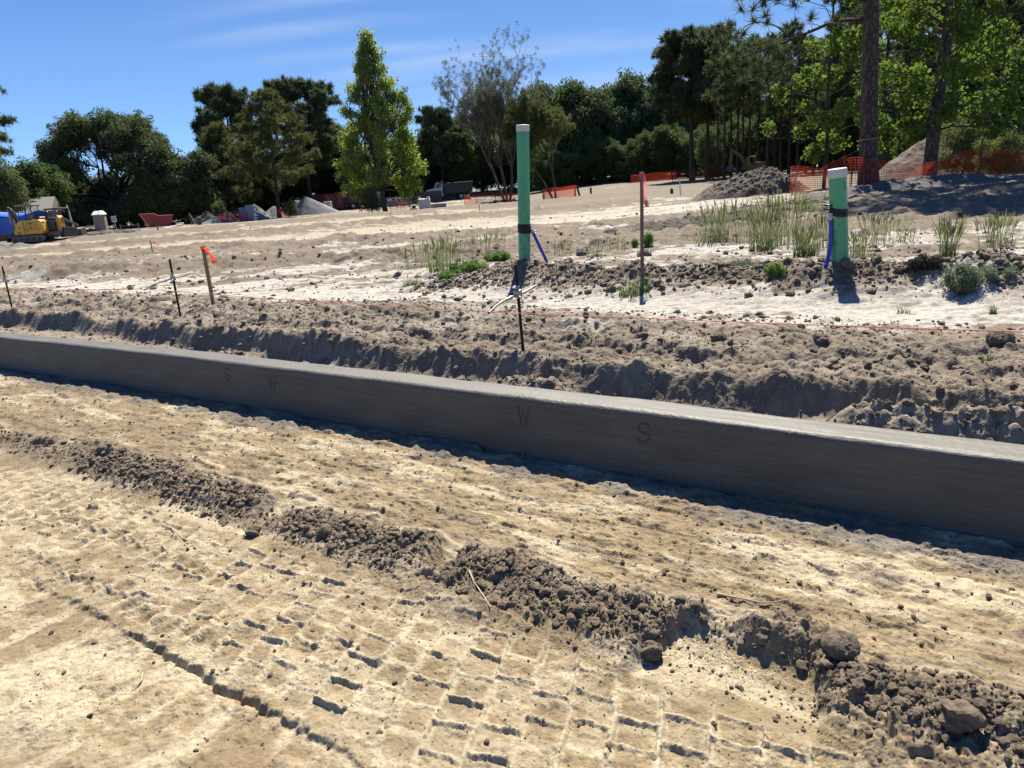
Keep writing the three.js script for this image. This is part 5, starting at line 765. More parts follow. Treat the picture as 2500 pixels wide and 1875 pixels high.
// ---------- machines and stores at the left ----------
const paint = { yellow: phys([0.52, 0.285, 0.025], 0.45, { clearcoat: 0.3 }), amber: phys([0.43, 0.21, 0.03], 0.5, { clearcoat: 0.2 }), black: phys([0.012, 0.013, 0.015], 0.45, {}), grey: std([0.10, 0.10, 0.10], 0.6), red: phys([0.27, 0.022, 0.018], 0.5, {}), rust: std([0.22, 0.045, 0.028], 0.7), white: std([0.55, 0.55, 0.53], 0.5), tan: std([0.22, 0.165, 0.12], 0.6), rubber: std([0.02, 0.02, 0.02], 0.85), mud: std([0.13, 0.108, 0.08], 0.9), glass: phys([0.02, 0.025, 0.03], 0.08, { clearcoat: 1 }), blueP: std([0.08, 0.14, 0.24], 0.6), silver: std([0.3, 0.31, 0.32], 0.4, { metalness: 0.5 }) };
const T = (x, y, z, rx = 0, ry = 0, rz = 0, s = 1) => new THREE.Matrix4().compose(new THREE.Vector3(x, y, z), new THREE.Quaternion().setFromEuler(new THREE.Euler(rx, ry, rz)), new THREE.Vector3(s, s, s));
function lettering(text, h, m) { // block letters drawn as thin bars, for painted names
  const F = { B: [[0, 0, 0, 1], [0, 1, .5, 1], [.5, 1, .5, .5], [0, .5, .5, .5], [.5, .5, .5, 0], [0, 0, .5, 0]], L: [[0, 0, 0, 1], [0, 0, .5, 0]], C: [[.5, 1, 0, 1], [0, 1, 0, 0], [0, 0, .5, 0]], '3': [[0, 1, .5, 1], [.5, 1, .5, 0], [.1, .5, .5, .5], [0, 0, .5, 0]], '5': [[.5, 1, 0, 1], [0, 1, 0, .5], [0, .5, .5, .5], [.5, .5, .5, 0], [.5, 0, 0, 0]] };
  const mb = new MB(); [...text].forEach((c, i) => (F[c] || []).forEach(([a, b, d, e]) => mb.beam([a * h + i * h * 0.8, b * h, 0], [d * h + i * h * 0.8, e * h, 0], h * 0.16, 0.012))); for (const g of mb.g) g.applyMatrix4(m); return mb;
}
{ // mini digger, its counterweight towards us
  const p = atColumn(84, 54), t = thing('mini_excavator', 'yellow mini excavator with canopy in front of the blue tarpaulin', 'excavator', p, 0.1);
  for (const z of [-0.55, 0.55]) { const tr = new MB().prism([[-1.1, 0.16], [-1.0, 0.03], [-0.85, 0], [0.9, 0], [1.05, 0.05], [1.12, 0.18], [1.05, 0.36], [0.9, 0.42], [-0.9, 0.4], [-1.05, 0.3]], 0.3, T(0, 0, z), 0.015).build('track', paint.mud, t); const ro = new MB(); for (let i = 0; i < 5; i++) ro.add(new THREE.CylinderGeometry(0.1, 0.1, 0.33, 12), T(-0.8 + i * 0.4, 0.17, z, Math.PI / 2)); ro.build('rollers', paint.black, tr); }
  new MB().box(0.1, 0.34, 1.5, -1.35, 0.22, 0, 0, 0, 0.08, 0.02).box(0.5, 0.08, 0.1, -1.1, 0.24, 0.3).box(0.5, 0.08, 0.1, -1.1, 0.24, -0.3).build('dozer_blade', paint.black, t);
  new MB().add(new THREE.CylinderGeometry(0.42, 0.45, 0.14, 24), T(0, 0.47, 0)).build('slew_ring', paint.black, t);
  const body = new MB().prism([[-0.75, 0.55], [1.0, 0.55], [1.12, 0.7], [1.08, 1.3], [0.95, 1.42], [-0.3, 1.42], [-0.5, 1.25], [-0.62, 0.95], [-0.75, 0.8]], 1.3, T(0, 0, 0), 0.05).build('body', paint.yellow, t);
  new MB().box(0.86, 0.42, 0.03, 0.38, 1.12, 0.72, 0, 0, 0, 0.012).build('engine_door', paint.amber, body); new MB().box(0.02, 0.85, 0.02, -0.1, 0.98, 0.71).box(1.1, 0.018, 0.02, 0.45, 0.84, 0.715).build('panel_seams', paint.black, body);
  lettering('BLC', 0.11, T(0.3, 1.18, 0.742)).build('lettering', paint.black, body); lettering('35L', 0.1, T(-0.55, 0.6, 0.712)).build('model_mark', paint.black, body);
  new MB().box(0.1, 0.07, 0.02, 0.4, 0.97, 0.74).box(0.08, 0.06, 0.02, 0.15, 0.74, 0.712).box(0.06, 0.05, 0.02, 0.82, 0.74, 0.712).box(0.05, 0.1, 0.02, -0.4, 1.0, 0.71).build('vents', paint.black, body);
  new MB().box(0.14, 0.1, 0.25, 1.09, 1.34, 0.4, 0, 0, 0, 0.02).box(0.05, 0.06, 0.1, 1.14, 1.05, 0.5).box(0.05, 0.06, 0.1, 1.16, 0.85, 0.5).build('tail_lights', paint.white, body);
  const can = new MB(); for (const [x, z] of [[-0.35, 0.5], [0.55, 0.5], [-0.35, -0.5], [0.55, -0.5]]) can.bar([x, 1.4, z], [x * 0.95, 2.42, z], 0.03, 0.03, 8); can.bar([0.1, 1.4, 0.5], [0.1, 2.4, 0.5], 0.02, 0.02, 6).build('canopy_posts', paint.black, t);
  new MB().box(1.15, 0.12, 1.2, 0.1, 2.47, 0, 0, 0, 0, 0.05).build('canopy_roof', paint.grey, t);
  new MB().box(0.45, 0.14, 0.5, -0.02, 1.5, 0, 0, 0, 0, 0.05).box(0.12, 0.5, 0.5, 0.2, 1.72, 0, 0, 0, -0.15, 0.05).build('seat', paint.grey, t);
  const boom = new MB().prism([[-0.1, 0], [0.12, 0], [0.05, 0.8], [-0.2, 1.55], [-0.42, 1.75], [-0.46, 1.6], [-0.3, 1.3], [-0.12, 0.75]], 0.16, T(-0.72, 0.7, 0.05), 0.01).build('boom', paint.black, t);
  new MB().beam([-1.1, 2.42, 0.05], [-1.02, 0.75, 0.05], 0.15, 0.17).build('dipper', paint.mud, t); new MB().beam([-0.72, 1.3, 0.05], [-1.0, 2.2, 0.05], 0.07, 0.08).beam([-1.2, 2.3, 0.05], [-1.18, 1.3, 0.05], 0.06, 0.07).build('rams', paint.silver, t);
  new MB().prism([[-0.3, 0.1], [-0.05, 0], [0.2, 0.12], [0.26, 0.45], [0.05, 0.62], [-0.15, 0.55]], 0.5, T(-1.05, 0.1, 0.05), 0.01).build('bucket', paint.black, t);
  new MB().tube([[-0.75, 1.5, 0.15], [-0.85, 2.1, 0.2], [-1.0, 2.35, 0.15]], 0.025, 6).tube([[-0.7, 1.5, -0.05], [-0.8, 2.0, -0.05], [-1.0, 2.3, -0.02]], 0.025, 6).build('hoses', std([0.03, 0.03, 0.03], 0.7), boom);
}
{ // skid loader seen from behind
  const p = atColumn(150, 55), t = thing('skid_loader', 'black and amber skid loader seen from behind beside the digger', 'loader', p, -0.12);
  for (const x of [-0.74, 0.74]) { const w = new MB().prism([[-0.8, 0.2], [-0.65, 0.02], [0.65, 0.02], [0.85, 0.25], [0.7, 0.62], [-0.6, 0.68]], 0.32, T(x, 0, 0, 0, Math.PI / 2), 0.02).build('track', paint.rubber, t); new MB().add(new THREE.CylinderGeometry(0.2, 0.2, 0.35, 14), T(x, 0.34, 0.4, 0, 0, Math.PI / 2)).add(new THREE.CylinderGeometry(0.2, 0.2, 0.35, 14), T(x, 0.34, -0.4, 0, 0, Math.PI / 2)).build('wheels', paint.mud, w); }
  new MB().box(1.5, 0.32, 0.35, 0, 0.3, 0.75, 0, 0, 0, 0.06).build('counterweight', paint.mud, t);
  const body = new MB().box(1.1, 0.72, 1.3, 0, 0.8, 0.15, 0, 0, 0, 0.06).build('engine_bay', paint.black, t); new MB().box(0.82, 0.55, 0.04, 0, 0.82, 0.83, 0, 0, 0, 0.03).build('rear_door', std([0.03, 0.033, 0.04], 0.4), body);
  new MB().box(0.8, 0.05, 0.35, 0, 1.2, 0.6, 0.25, 0, 0, 0.01).box(0.72, 0.05, 0.12, 0, 1.26, 0.42, 0.3, 0, 0, 0.01).build('engine_hood', paint.silver, body); const vent = new MB(); for (let i = 0; i < 6; i++) vent.box(0.6, 0.012, 0.03, 0, 1.23 + 0.012 * i, 0.62 - 0.04 * i, 0.25); vent.build('hood_louvres', paint.black, body);
  for (const x of [-0.66, 0.66]) { const a = new MB().prism([[-0.12, 0.35], [0.12, 0.35], [0.1, 1.35], [-0.02, 1.5], [-0.12, 1.4]], 0.5, T(x, 0, 0.5), 0.015).build('lift_tower', paint.amber, t); new MB().beam([x * 1.12, 1.35, 0.45], [x * 1.15, 0.75, -1.1], 0.12, 0.16).build('lift_arm', paint.grey, a); new MB().box(0.07, 0.1, 0.02, x * 0.98, 1.38, 0.77).build('tail_light', std([0.3, 0.02, 0.02], 0.4), a); }
  const cab = new MB(); for (const [x, z] of [[-0.5, 0.25], [0.5, 0.25], [-0.5, -0.7], [0.5, -0.7]]) cab.box(0.08, 0.85, 0.08, x, 1.55, z, 0, 0, 0, 0.015); cab.box(1.18, 0.1, 1.15, 0, 2.0, -0.2, 0, 0, 0, 0.04).box(0.9, 0.05, 0.06, 0, 1.32, 0.25).build('roll_cage', paint.black, t);
  new MB().box(0.62, 0.42, 0.02, -0.06, 1.68, 0.2).build('rear_window', phys([0.09, 0.095, 0.085], 0.25, {}), t);
  new MB().box(1.7, 0.5, 0.6, 0, 0.3, -1.5, 0.2, 0, 0, 0.03).build('bucket', paint.mud, t);
}
{ // blue tarpaulin shelter
  const p = atColumn(52, 59), t = thing('tarpaulin_shelter', 'bright blue tarpaulin shelter behind the yellow digger', 'shelter', p), pos = [], idx = [], uv = [], n = 26, m2 = 40, W = 5.6, D = 2.6, H = 2.35;
  const prof = v => v < 0.42 ? [D / 2 + 0.06 * Math.sin(v * 9), v / 0.42 * H * 0.95] : v < 0.58 ? [lerp(D / 2, -D / 2, (v - 0.42) / 0.16), H * 0.95 + 0.24 * Math.sin((v - 0.42) / 0.16 * Math.PI)] : [-D / 2, (1 - v) / 0.42 * H * 0.95];
  for (let i = 0; i <= m2; i++) for (let j = 0; j <= n; j++) { const u = i / m2, v = j / n, [z, y] = prof(v), w = 0.06 * fbm(u * 6, v * 5, 3, 801) + 0.05 * Math.sin(u * 22 + v * 4) * (v < 0.4 ? 1 : 0.2), dip = -0.12 * Math.sin(u * Math.PI * 3) * (y > H * 0.9 ? 1 : 0); pos.push(lerp(-W, 1.9, u) + 0.05 * vn(v * 8, u * 4, 803), Math.max(0, y + dip), z + w); uv.push(u * 4, v * 4); if (i && j) { const a = (i - 1) * (n + 1) + j - 1, b = a + n + 1; idx.push(a, b, a + 1, b, b + 1, a + 1); } }
  const g = new THREE.BufferGeometry(); g.setAttribute('position', new THREE.Float32BufferAttribute(pos, 3)); g.setAttribute('uv', new THREE.Float32BufferAttribute(uv, 2)); g.setIndex(idx); g.computeVertexNormals(); const m = lit(new THREE.Mesh(g, phys([0.025, 0.11, 0.42], 0.4, { side: THREE.DoubleSide, transmission: 0.15, thickness: 0 }))); m.name = 'tarpaulin'; t.add(m);
  const fr = new MB(); for (const x of [-5.4, -1.8, 1.8]) for (const z of [-1.2, 1.2]) fr.beam([x, -0.2, z], [x, 2.15, z], 0.09, 0.09); fr.build('frame', oldWood, t);
}
{ const p = atColumn(0, 55.5), t = thing('plank_edging', 'low brown plank wall below the blue tarpaulin', 'plank wall', p); for (let i = 0; i < 6; i++) new MB().box(0.66, 0.5, 0.05, -2.6 + i * 0.68, 0.24, 0.02 * (i % 2), 0, 0, 0.01 * (i % 3 - 1), 0.008).build('plank', std([0.13 - 0.01 * (i % 3), 0.08, 0.055], 0.85, { map: gritMap }), t); new MB().beam([0.25, 0.02, 0.5], [-0.25, 0.5, 0.35], 0.08, 0.05).build('prop', std([0.5, 0.45, 0.35], 0.8), t); new MB().box(0.14, 0.32, 0.04, -0.42, 0.85, 0.1, 0, 0, 0.1, 0.01).bar([-0.42, 0, 0.1], [-0.42, 0.8, 0.1], 0.02, 0.02, 6).build('sign_post', paint.white, t); }
{ const a = atColumn(190, 58), t = thing('white_post', 'leaning white plastic post beside the skid loader', 'post', a); new MB().bar([0, -0.2, 0], [-0.28, 2.55, 0], 0.055, 0.055, 12).build('post', paint.white, t); new MB().box(0.16, 0.24, 0.1, 0.02, 0.1, 0.02, 0, 0, 0.1, 0.02).build('collar', paint.grey, t); }
{ // portable toilet
  const p = atColumn(251, 84), t = thing('portable_toilet', 'tan portable toilet with a white roof', 'toilet', p, 0.25);
  const b = new MB().box(1.12, 2.0, 1.12, 0, 1.06, 0, 0, 0, 0, 0.05).build('cabin', paint.tan, t); new MB().box(0.02, 1.9, 0.02, -0.2, 1.05, 0.565).build('door_seam', paint.black, b); new MB().box(1.2, 0.12, 1.2, 0, 0.05, 0, 0, 0, 0, 0.02).build('skid_base', paint.mud, b); new MB().box(0.05, 0.16, 0.03, 0.26, 0.42, 0.57, 0, 0, 0, 0.01).build('vent_plate', std([0.3, 0.24, 0.18], 0.6), b);
  const roof = new MB().add(new THREE.CylinderGeometry(0.52, 0.9, 0.36, 4, 1), T(0, 2.24, 0, 0, Math.PI / 4)).box(1.26, 0.1, 1.26, 0, 2.04, 0, 0, 0, 0, 0.04).build('roof', std([0.72, 0.72, 0.7], 0.5), t); new MB().bar([0.1, 2.2, 0.5], [0.1, 2.52, 0.5], 0.05, 0.05, 10).build('vent_pipe', paint.black, roof);
  const s = thing('notice_board', 'small white notice board on a post beside the portable toilet', 'notice', atColumn(285, 83)); new MB().box(0.55, 0.62, 0.04, 0, 1.45, 0.05, 0, 0, 0.05, 0.015).build('board', paint.white, s); new MB().box(0.4, 0.44, 0.01, 0, 1.46, 0.078, 0, 0, 0.05).build('paper', std([0.3, 0.3, 0.32], 0.8), s); new MB().beam([0.06, -0.2, 0], [0.0, 1.4, 0], 0.09, 0.06).build('post', pineWood, s);
}
[[205, 68, 0.9, 'short form board on edge right of the skid loader'], [232, 71, 1.6, 'long form board pegged before the red netting stub']].forEach(([px, d, L, label], i) => { const t = thing('form_board', label, 'board', atColumn(px, d), 0.2); new MB().box(L, 0.16, 0.04, 0, 0.16, 0, 0, 0, 0.04, 0.005).build('board', pineWood, t); for (const x of [-L * .4, L * .4]) new MB().box(0.05, 0.5, 0.05, x, 0.18, 0.05, 0, 0, 0.05).build('peg', pineWood, t); });
{ const t = thing('batter_board', 'batter board rail on pegs between toilet and red skip', 'board', atColumn(318, 86)); new MB().box(2.2, 0.09, 0.04, 0, 0.62, 0, 0, 0, 0.03, 0.004).build('rail', oldWood, t); for (const x of [-1, 1]) new MB().box(0.06, 1.0, 0.06, x, 0.35, 0).build('peg', pineWood, t); }
{ const t = thing('cut_post', 'squat wooden peg on the pale track before the red skip', 'peg', atColumn(386, 78)); new MB().box(0.16, 0.5, 0.14, 0, 0.2, 0, 0, 0.3, 0, 0.015).build('post', pineWood, t); new MB().box(0.19, 0.05, 0.17, 0, 0.47, 0, 0, 0.3, 0, 0.01).build('head', oldWood, t); }
{ // red skip with sloping ends
  const p = atColumn(388, 96), t = thing('waste_skip', 'red open waste skip with a sloping end and ribbed side', 'skip', p, 0.55), L = 3.6, W = 1.9, H = 1.75;
  const side = [[-1.0, 0.12], [1.2, 0.12], [1.75, H * 0.82], [0.1, H * 0.82], [-0.5, H], [-1.85, H]];
  for (const z of [-W / 2, W / 2]) { const s = new MB().prism(side, 0.05, T(0, 0, z), 0.01).build('side_panel', paint.red, t); const rb = new MB(); for (const x of [-0.6, -0.1, 0.4, 0.9, 1.3]) rb.box(0.09, 1.25, 0.08, x + 0.1, 0.78, z + Math.sign(z) * 0.05, 0, 0, -0.25); rb.build('ribs', paint.rust, s); }
  new MB().box(0.06, 1.85, W, -1.45, 0.95, 0, 0, 0, 0.48).build('front_panel', paint.red, t); new MB().box(0.06, 1.5, W, 1.48, 0.78, 0, 0, 0, -0.37).build('rear_panel', paint.red, t); new MB().box(2.2, 0.06, W, 0.1, 0.14, 0).build('floor', paint.rust, t);
  new MB().bar([-1.86, H, -W / 2], [-1.86, H, W / 2], 0.06).bar([-1.86, H, W / 2], [-0.5, H, W / 2], 0.05).bar([-0.5, H, W / 2], [0.1, H * .82, W / 2], 0.05).bar([0.1, H * .82, W / 2], [1.75, H * .82, W / 2], 0.05).bar([1.75, H * .82, -W / 2], [1.75, H * .82, W / 2], 0.05).bar([-1.86, H, -W / 2], [-0.5, H, -W / 2], 0.05).build('rim', std([0.3, 0.09, 0.07], 0.7), t);
  new MB().box(0.5, 0.4, 0.02, -0.7, 1.45, -0.6, 0.1).build('notice_sheet', paint.white, t);
}
{ const t = thing('white_sheet', 'white plastic sheet lying beside the red skip', 'sheet', atColumn(420, 93)); new MB().box(2.2, 0.06, 1.0, 0, 0.1, 0, 0.05, 0.3, 0.12, 0.01).build('sheet', paint.white, t); new MB().box(0.9, 0.05, 0.5, 0.2, 0.02, 0.5, 0.05, 0.5, 0.02, 0.01).build('folded_corner', paint.white, t); }
{ const t = thing('pipe_coil', 'coil of white pipe on the ground beside the skip', 'pipe coil', atColumn(440, 95)); for (const [y, r] of [[0.12, 0.42], [0.24, 0.4], [0.36, 0.42]]) new MB().add(new THREE.TorusGeometry(r, 0.06, 8, 28), T(0, y, 0, Math.PI / 2)).build('turn', paint.white, t); }
{ const t = thing('a_frame_barricade', 'folded timber barricade leaning by the grey bin', 'barricade', atColumn(472, 97)); new MB().beam([-0.15, 0, 0.1], [-0.3, 1.5, 0], 0.07, 0.05).build('leg', pineWood, t); new MB().beam([0.5, 0, 0.3], [-0.28, 1.5, 0], 0.07, 0.05).build('leg', pineWood, t); new MB().beam([-0.22, 0.75, 0.05], [0.12, 0.75, 0.1], 0.06, 0.04).build('cross_bar', pineWood, t); }
{ const t = thing('waste_bin', 'grey round waste bin on the pale track', 'bin', atColumn(488, 95)); new MB().add(new THREE.CylinderGeometry(0.3, 0.25, 0.85, 20), T(0, 0.42, 0)).build('drum', std([0.07, 0.075, 0.075], 0.7), t); new MB().add(new THREE.TorusGeometry(0.3, 0.03, 6, 24), T(0, 0.85, 0, Math.PI / 2)).build('rim', std([0.12, 0.12, 0.12], 0.6), t); }
function wheelAt(t, x, y, z, r, w) { const m = new MB().add(new THREE.CylinderGeometry(r, r, w, 20), T(x, y, z, Math.PI / 2)).build('wheel', paint.rubber, t); new MB().add(new THREE.CylinderGeometry(r * 0.55, r * 0.55, w + 0.02, 14), T(x, y, z, Math.PI / 2)).build('rim', paint.silver, m); }
{ const t = thing('pickup_truck', 'black pickup truck parked behind the brush heap', 'pickup', atColumn(512, 116), 0.12); new MB().prism([[-2.7, 0.5], [2.6, 0.5], [2.72, 0.8], [2.6, 1.08], [1.35, 1.16], [0.75, 1.78], [-0.65, 1.82], [-0.85, 1.18], [-2.7, 1.15]], 1.8, T(0, 0, 0), 0.06).build('body', paint.black, t); new MB().prism([[1.2, 1.18], [0.72, 1.7], [0.1, 1.72], [0.1, 1.18]], 1.93, T(0, 0, 0)).prism([[0.02, 1.18], [0.02, 1.72], [-0.58, 1.72], [-0.7, 1.18]], 1.93, T(0, 0, 0)).build('windows', paint.glass, t); new MB().box(1.3, 0.05, 1.5, 0.05, 1.9, 0, 0, 0, 0, 0.02).build('roof_rack', paint.silver, t); for (const x of [-1.75, 1.75]) for (const z of [-0.85, 0.85]) wheelAt(t, x, 0.4, z, 0.4, 0.26); new MB().box(0.06, 0.2, 0.12, -2.78, 0.95, 0.85).build('tail_light', std([0.3, 0.02, 0.02], 0.4), t); }
{ const t = thing('red_trailer', 'red trailer tail showing left of the brush heap', 'trailer', atColumn(478, 112)); new MB().prism([[-0.9, 0.45], [0.9, 0.45], [1.0, 1.1], [-1.0, 1.1]], 1.4, T(0, 0, 0), 0.03).build('box', paint.red, t); new MB().box(1.9, 0.07, 1.5, 0, 1.15, 0, 0, 0, 0, 0.02).build('top_rail', paint.grey, t); for (const z of [-0.7, 0.7]) wheelAt(t, 0.1, 0.33, z, 0.33, 0.2); }
// block pallets under film
[[598, 99.5, 3, 'low wrapped pallet of grey blocks behind the red netting'], [613, 98.5, 8, 'tall wrapped stack of grey blocks right of the red netting'], [596, 103, 7, 'wrapped block pallet standing behind the tall stack']].forEach(([px, d, n, label], q) => { const t = thing('block_pallet', label, 'pallet', atColumn(px, d), 0.2 + 0.1 * q); new MB().box(1.0, 0.12, 1.0, 0, 0.06, 0, 0, 0, 0, 0.01).build('pallet', pineWood, t); for (let i = 0; i < n; i++) new MB().box(0.96 - 0.02 * (i % 2), 0.225, 0.96, 0.012 * ((i * 7) % 3 - 1), 0.24 + i * 0.235, 0, 0, 0.02 * (i % 3 - 1), 0, 0.02).build('block_course', std([0.17, 0.20, 0.25], 0.45), t); });
{ const t = thing('cement_tub', 'small white tub on the ground right of the block stack', 'tub', atColumn(624, 97)); new MB().add(new THREE.CylinderGeometry(0.22, 0.18, 0.38, 16), T(0, 0.18, 0)).build('tub', paint.white, t); new MB().add(new THREE.CylinderGeometry(0.235, 0.235, 0.05, 16), T(0, 0.39, 0)).build('lid', paint.white, t); }
// shipping containers
function container(label, px, dist, turn, mat, o = {}) {
  const t = thing('shipping_container', label, 'container', atColumn(px, dist, o.dx || 0), turn), L = o.L || 6.06, W = 2.44, H = 2.59;
  const side = new MB(); for (const z of [-W / 2 + 0.03, W / 2 - 0.03]) for (let x = -L / 2 + 0.2; x < L / 2 - 0.1; x += 0.28) side.box(0.16, H - 0.3, 0.05, x, H / 2, z, 0, 0, 0, 0).box(0.12, H - 0.3, 0.03, x + 0.14, H / 2, z - Math.sign(z) * 0.03); side.build('corrugated_sides', mat, t);
  new MB().box(L, 0.05, W - 0.06, 0, H - 0.05, 0).build('roof', o.roof || std([0.4, 0.38, 0.36], 0.7), t); new MB().box(L - 0.1, 0.12, W - 0.1, 0, 0.12, 0).build('floor', paint.mud, t); new MB().box(0.05, H - 0.2, W - 0.1, -L / 2 + 0.05, H / 2, 0).build('end_wall', mat, t);
  const fr = new MB(); for (const x of [-L / 2, L / 2]) for (const z of [-W / 2, W / 2]) fr.box(0.14, H, 0.14, x, H / 2, z, 0, 0, 0, 0.01); for (const y of [0.07, H - 0.07]) { for (const z of [-W / 2, W / 2]) fr.box(L, 0.12, 0.12, 0, y, z); for (const x of [-L / 2, L / 2]) fr.box(0.12, 0.12, W, x, y, 0); } fr.build('frame', mat, t);
  for (const s of [-1, 1]) { const open = o.open; const d = new MB().box(0.06, H - 0.3, W / 2 - 0.09, open ? L / 2 + 0.55 : L / 2 + 0.02, H / 2, open ? s * (W / 2 + 0.06) : s * (W / 4 - 0.01), 0, open ? s * 1.45 : 0, 0, 0.01).build('door', mat, t); if (!open) { const r = new MB(); for (const k of [-0.25, 0.25]) r.bar([L / 2 + 0.08, 0.2, s * W / 4 + k], [L / 2 + 0.08, H - 0.2, s * W / 4 + k], 0.022, 0.022, 6); r.box(0.02, 0.16, 0.12, L / 2 + 0.06, H * 0.72, s * W / 4).box(0.02, 0.12, 0.12, L / 2 + 0.06, H * 0.48, s * W / 4); r.build('lock_rods', paint.silver, d); } }
  return t;
}
container('red shipping container with closed doors beside the gravel heap', 782, 126, -0.62, std([0.19, 0.038, 0.022], 0.7)); container('red shipping container standing between red and blue ones', 838, 128, -1.25, std([0.24, 0.034, 0.022], 0.7)); container('blue-grey shipping container with its doors open', 866, 129, -1.35, paint.blueP, { open: true });
{ const t = thing('water_tote', 'caged white water tote on a timber stand before the red container', 'water tote', atColumn(803, 118)); new MB().box(1.1, 1.0, 1.0, 0, 1.15, 0, 0, 0, 0, 0.1).build('tank', std([0.42, 0.46, 0.43], 0.4), t); const c = new MB(); for (let i = 0; i < 6; i++) { c.bar([-0.56 + i * 0.224, 0.65, 0.53], [-0.56 + i * 0.224, 1.65, 0.53], 0.014, 0.014, 5); } for (const y of [0.7, 0.95, 1.2, 1.45, 1.65]) c.bar([-0.57, y, 0.54], [0.57, y, 0.54], 0.014, 0.014, 5); c.build('cage', paint.silver, t); for (const [x, z] of [[-0.5, 0.45], [0.5, 0.45], [-0.5, -0.45], [0.5, -0.45]]) new MB().beam([x * 1.2, -0.1, z * 1.2], [x, 0.66, z], 0.1, 0.09).build('leg', oldWood, t); new MB().box(1.2, 0.08, 1.1, 0, 0.62, 0).build('deck', oldWood, t); }
{ const t = thing('flatbed_truck', 'dark red truck half hidden behind the sweetgum shrub', 'truck', atColumn(890, 124)); new MB().box(4.6, 0.9, 2, 0, 1.35, 0, 0, 0, 0, 0.06).build('load_body', std([0.12, 0.02, 0.025], 0.6), t); new MB().prism([[1.6, 0.6], [3.2, 0.6], [3.2, 1.5], [2.6, 2.3], [1.6, 2.3]], 2, T(0, 0, 0), 0.05).build('cab', std([0.12, 0.02, 0.025], 0.5), t); new MB().prism([[3.18, 1.5], [2.65, 2.2], [2.0, 2.2], [2.0, 1.5]], 2.15, T(0, 0, 0)).build('windows', paint.glass, t); for (const x of [-1.6, 2.4]) for (const z of [-0.9, 0.9]) wheelAt(t, x, 0.45, z, 0.45, 0.28); }
{ const t = thing('timber_stack', 'layered stack of grey strapped timber right of the sweetgum', 'timber', atColumn(976, 112), 0.15); for (let j = 0; j < 4; j++) for (let i = 0; i < 2; i++) { const b = new MB(); for (let k = 0; k < 4; k++) b.box(1.75, 0.055, 1.1, (i - 0.5) * 1.85, 0.2 + j * 0.36 + k * 0.066, 0.02 * ((k * 5 + j) % 3), 0, 0, 0, 0.004); b.build('bundle', std([0.26 + 0.03 * ((i + j) % 2), 0.26, 0.27], 0.8), t); } const st = new MB(); for (let j = 0; j < 5; j++) for (const x of [-1.6, -0.4, 0.4, 1.6]) st.box(0.09, 0.07, 1.1, x, 0.09 + j * 0.36, 0); st.build('bearers', oldWood, t); const sr = new MB(); for (const x of [-1.3, -0.55, 0.55, 1.3]) sr.box(0.05, 1.45, 1.16, x, 0.85, 0); sr.build('straps', std([0.28, 0.07, 0.05], 0.7), t); }
{ // tipper lorry
  const t = thing('tipper_truck', 'white cabbed tipper truck with a black body at the wood edge', 'truck', atColumn(1106, 128), 0.18);
  new MB().prism([[-1.7, 1.15], [2.8, 1.15], [3.0, 2.75], [-1.9, 2.75], [-2.1, 3.0], [-2.9, 3.05], [-2.9, 2.9], [-2.0, 2.6]], 2.4, T(0.4, 0, 0), 0.04).build('tipper_body', std([0.02, 0.02, 0.019], 0.6), t); const r = new MB(); for (let x = -1.1; x < 3; x += 0.6) r.box(0.09, 1.4, 0.08, x + 0.5, 1.95, 1.26); r.build('ribs', std([0.035, 0.033, 0.03], 0.6), t);
  const cab = new MB().prism([[-4.5, 0.7], [-1.8, 0.7], [-1.8, 2.8], [-2.7, 2.85], [-3.05, 2.0], [-4.4, 1.75]], 2.2, T(0.1, 0, 0), 0.06).build('cab', std([0.42, 0.43, 0.42], 0.4), t); new MB().prism([[-2.95, 2.05], [-2.65, 2.7], [-2.05, 2.68], [-2.05, 2.05]], 2.36, T(0.1, 0, 0)).build('side_windows', paint.glass, cab); new MB().bar([-1.75, 1.2, 1.2], [-1.75, 3.2, 1.2], 0.07).build('exhaust', paint.silver, cab);
  new MB().box(7.2, 0.22, 0.9, -0.6, 0.95, 0).build('chassis', paint.black, t); for (const x of [-3.4, 1.3, 2.5]) for (const z of [-1, 1]) wheelAt(t, x, 0.5, z, 0.5, 0.32);
}
{ const p = atColumn(1038, 78), t = thing('bulk_bag', 'bulging white bulk bag on the pale ground', 'bag', p), g = new THREE.BoxGeometry(1.15, 1.1, 1.1, 14, 14, 14), a = g.attributes.position, v = new THREE.Vector3(); for (let i = 0; i < a.count; i++) { v.fromBufferAttribute(a, i); const k = 1 - 0.16 * Math.pow(Math.max(Math.abs(v.x), Math.abs(v.z)) / 0.57 * Math.min(Math.abs(v.x), Math.abs(v.z)) / 0.57, 2); v.x *= k * (1 + 0.08 * Math.sin((v.y + 0.55) * 2.6)); v.z *= k * (1 + 0.08 * Math.sin((v.y + 0.55) * 2.6)); v.x += 0.03 * vn(v.y * 3 + v.z * 4, v.x * 4, 811); v.y += 0.05 * vn(v.x * 4, v.z * 4, 813) * (v.y > 0.4 ? 1 : 0); a.setXYZ(i, v.x, v.y + 0.55, v.z); } g.computeVertexNormals(); const m = lit(new THREE.Mesh(g, std([0.46, 0.43, 0.40], 0.7))); m.name = 'sack'; t.add(m); const lp = new MB(); for (const [x, z] of [[-0.5, 0.45], [0.5, 0.45], [-0.5, -0.45], [0.5, -0.45]]) lp.tube([[x, 0.95, z], [x * 1.05, 1.25, z], [x * 0.8, 1.28, z], [x * 0.7, 1.02, z]], 0.02, 5); lp.build('lifting_loops', paint.white, t); }
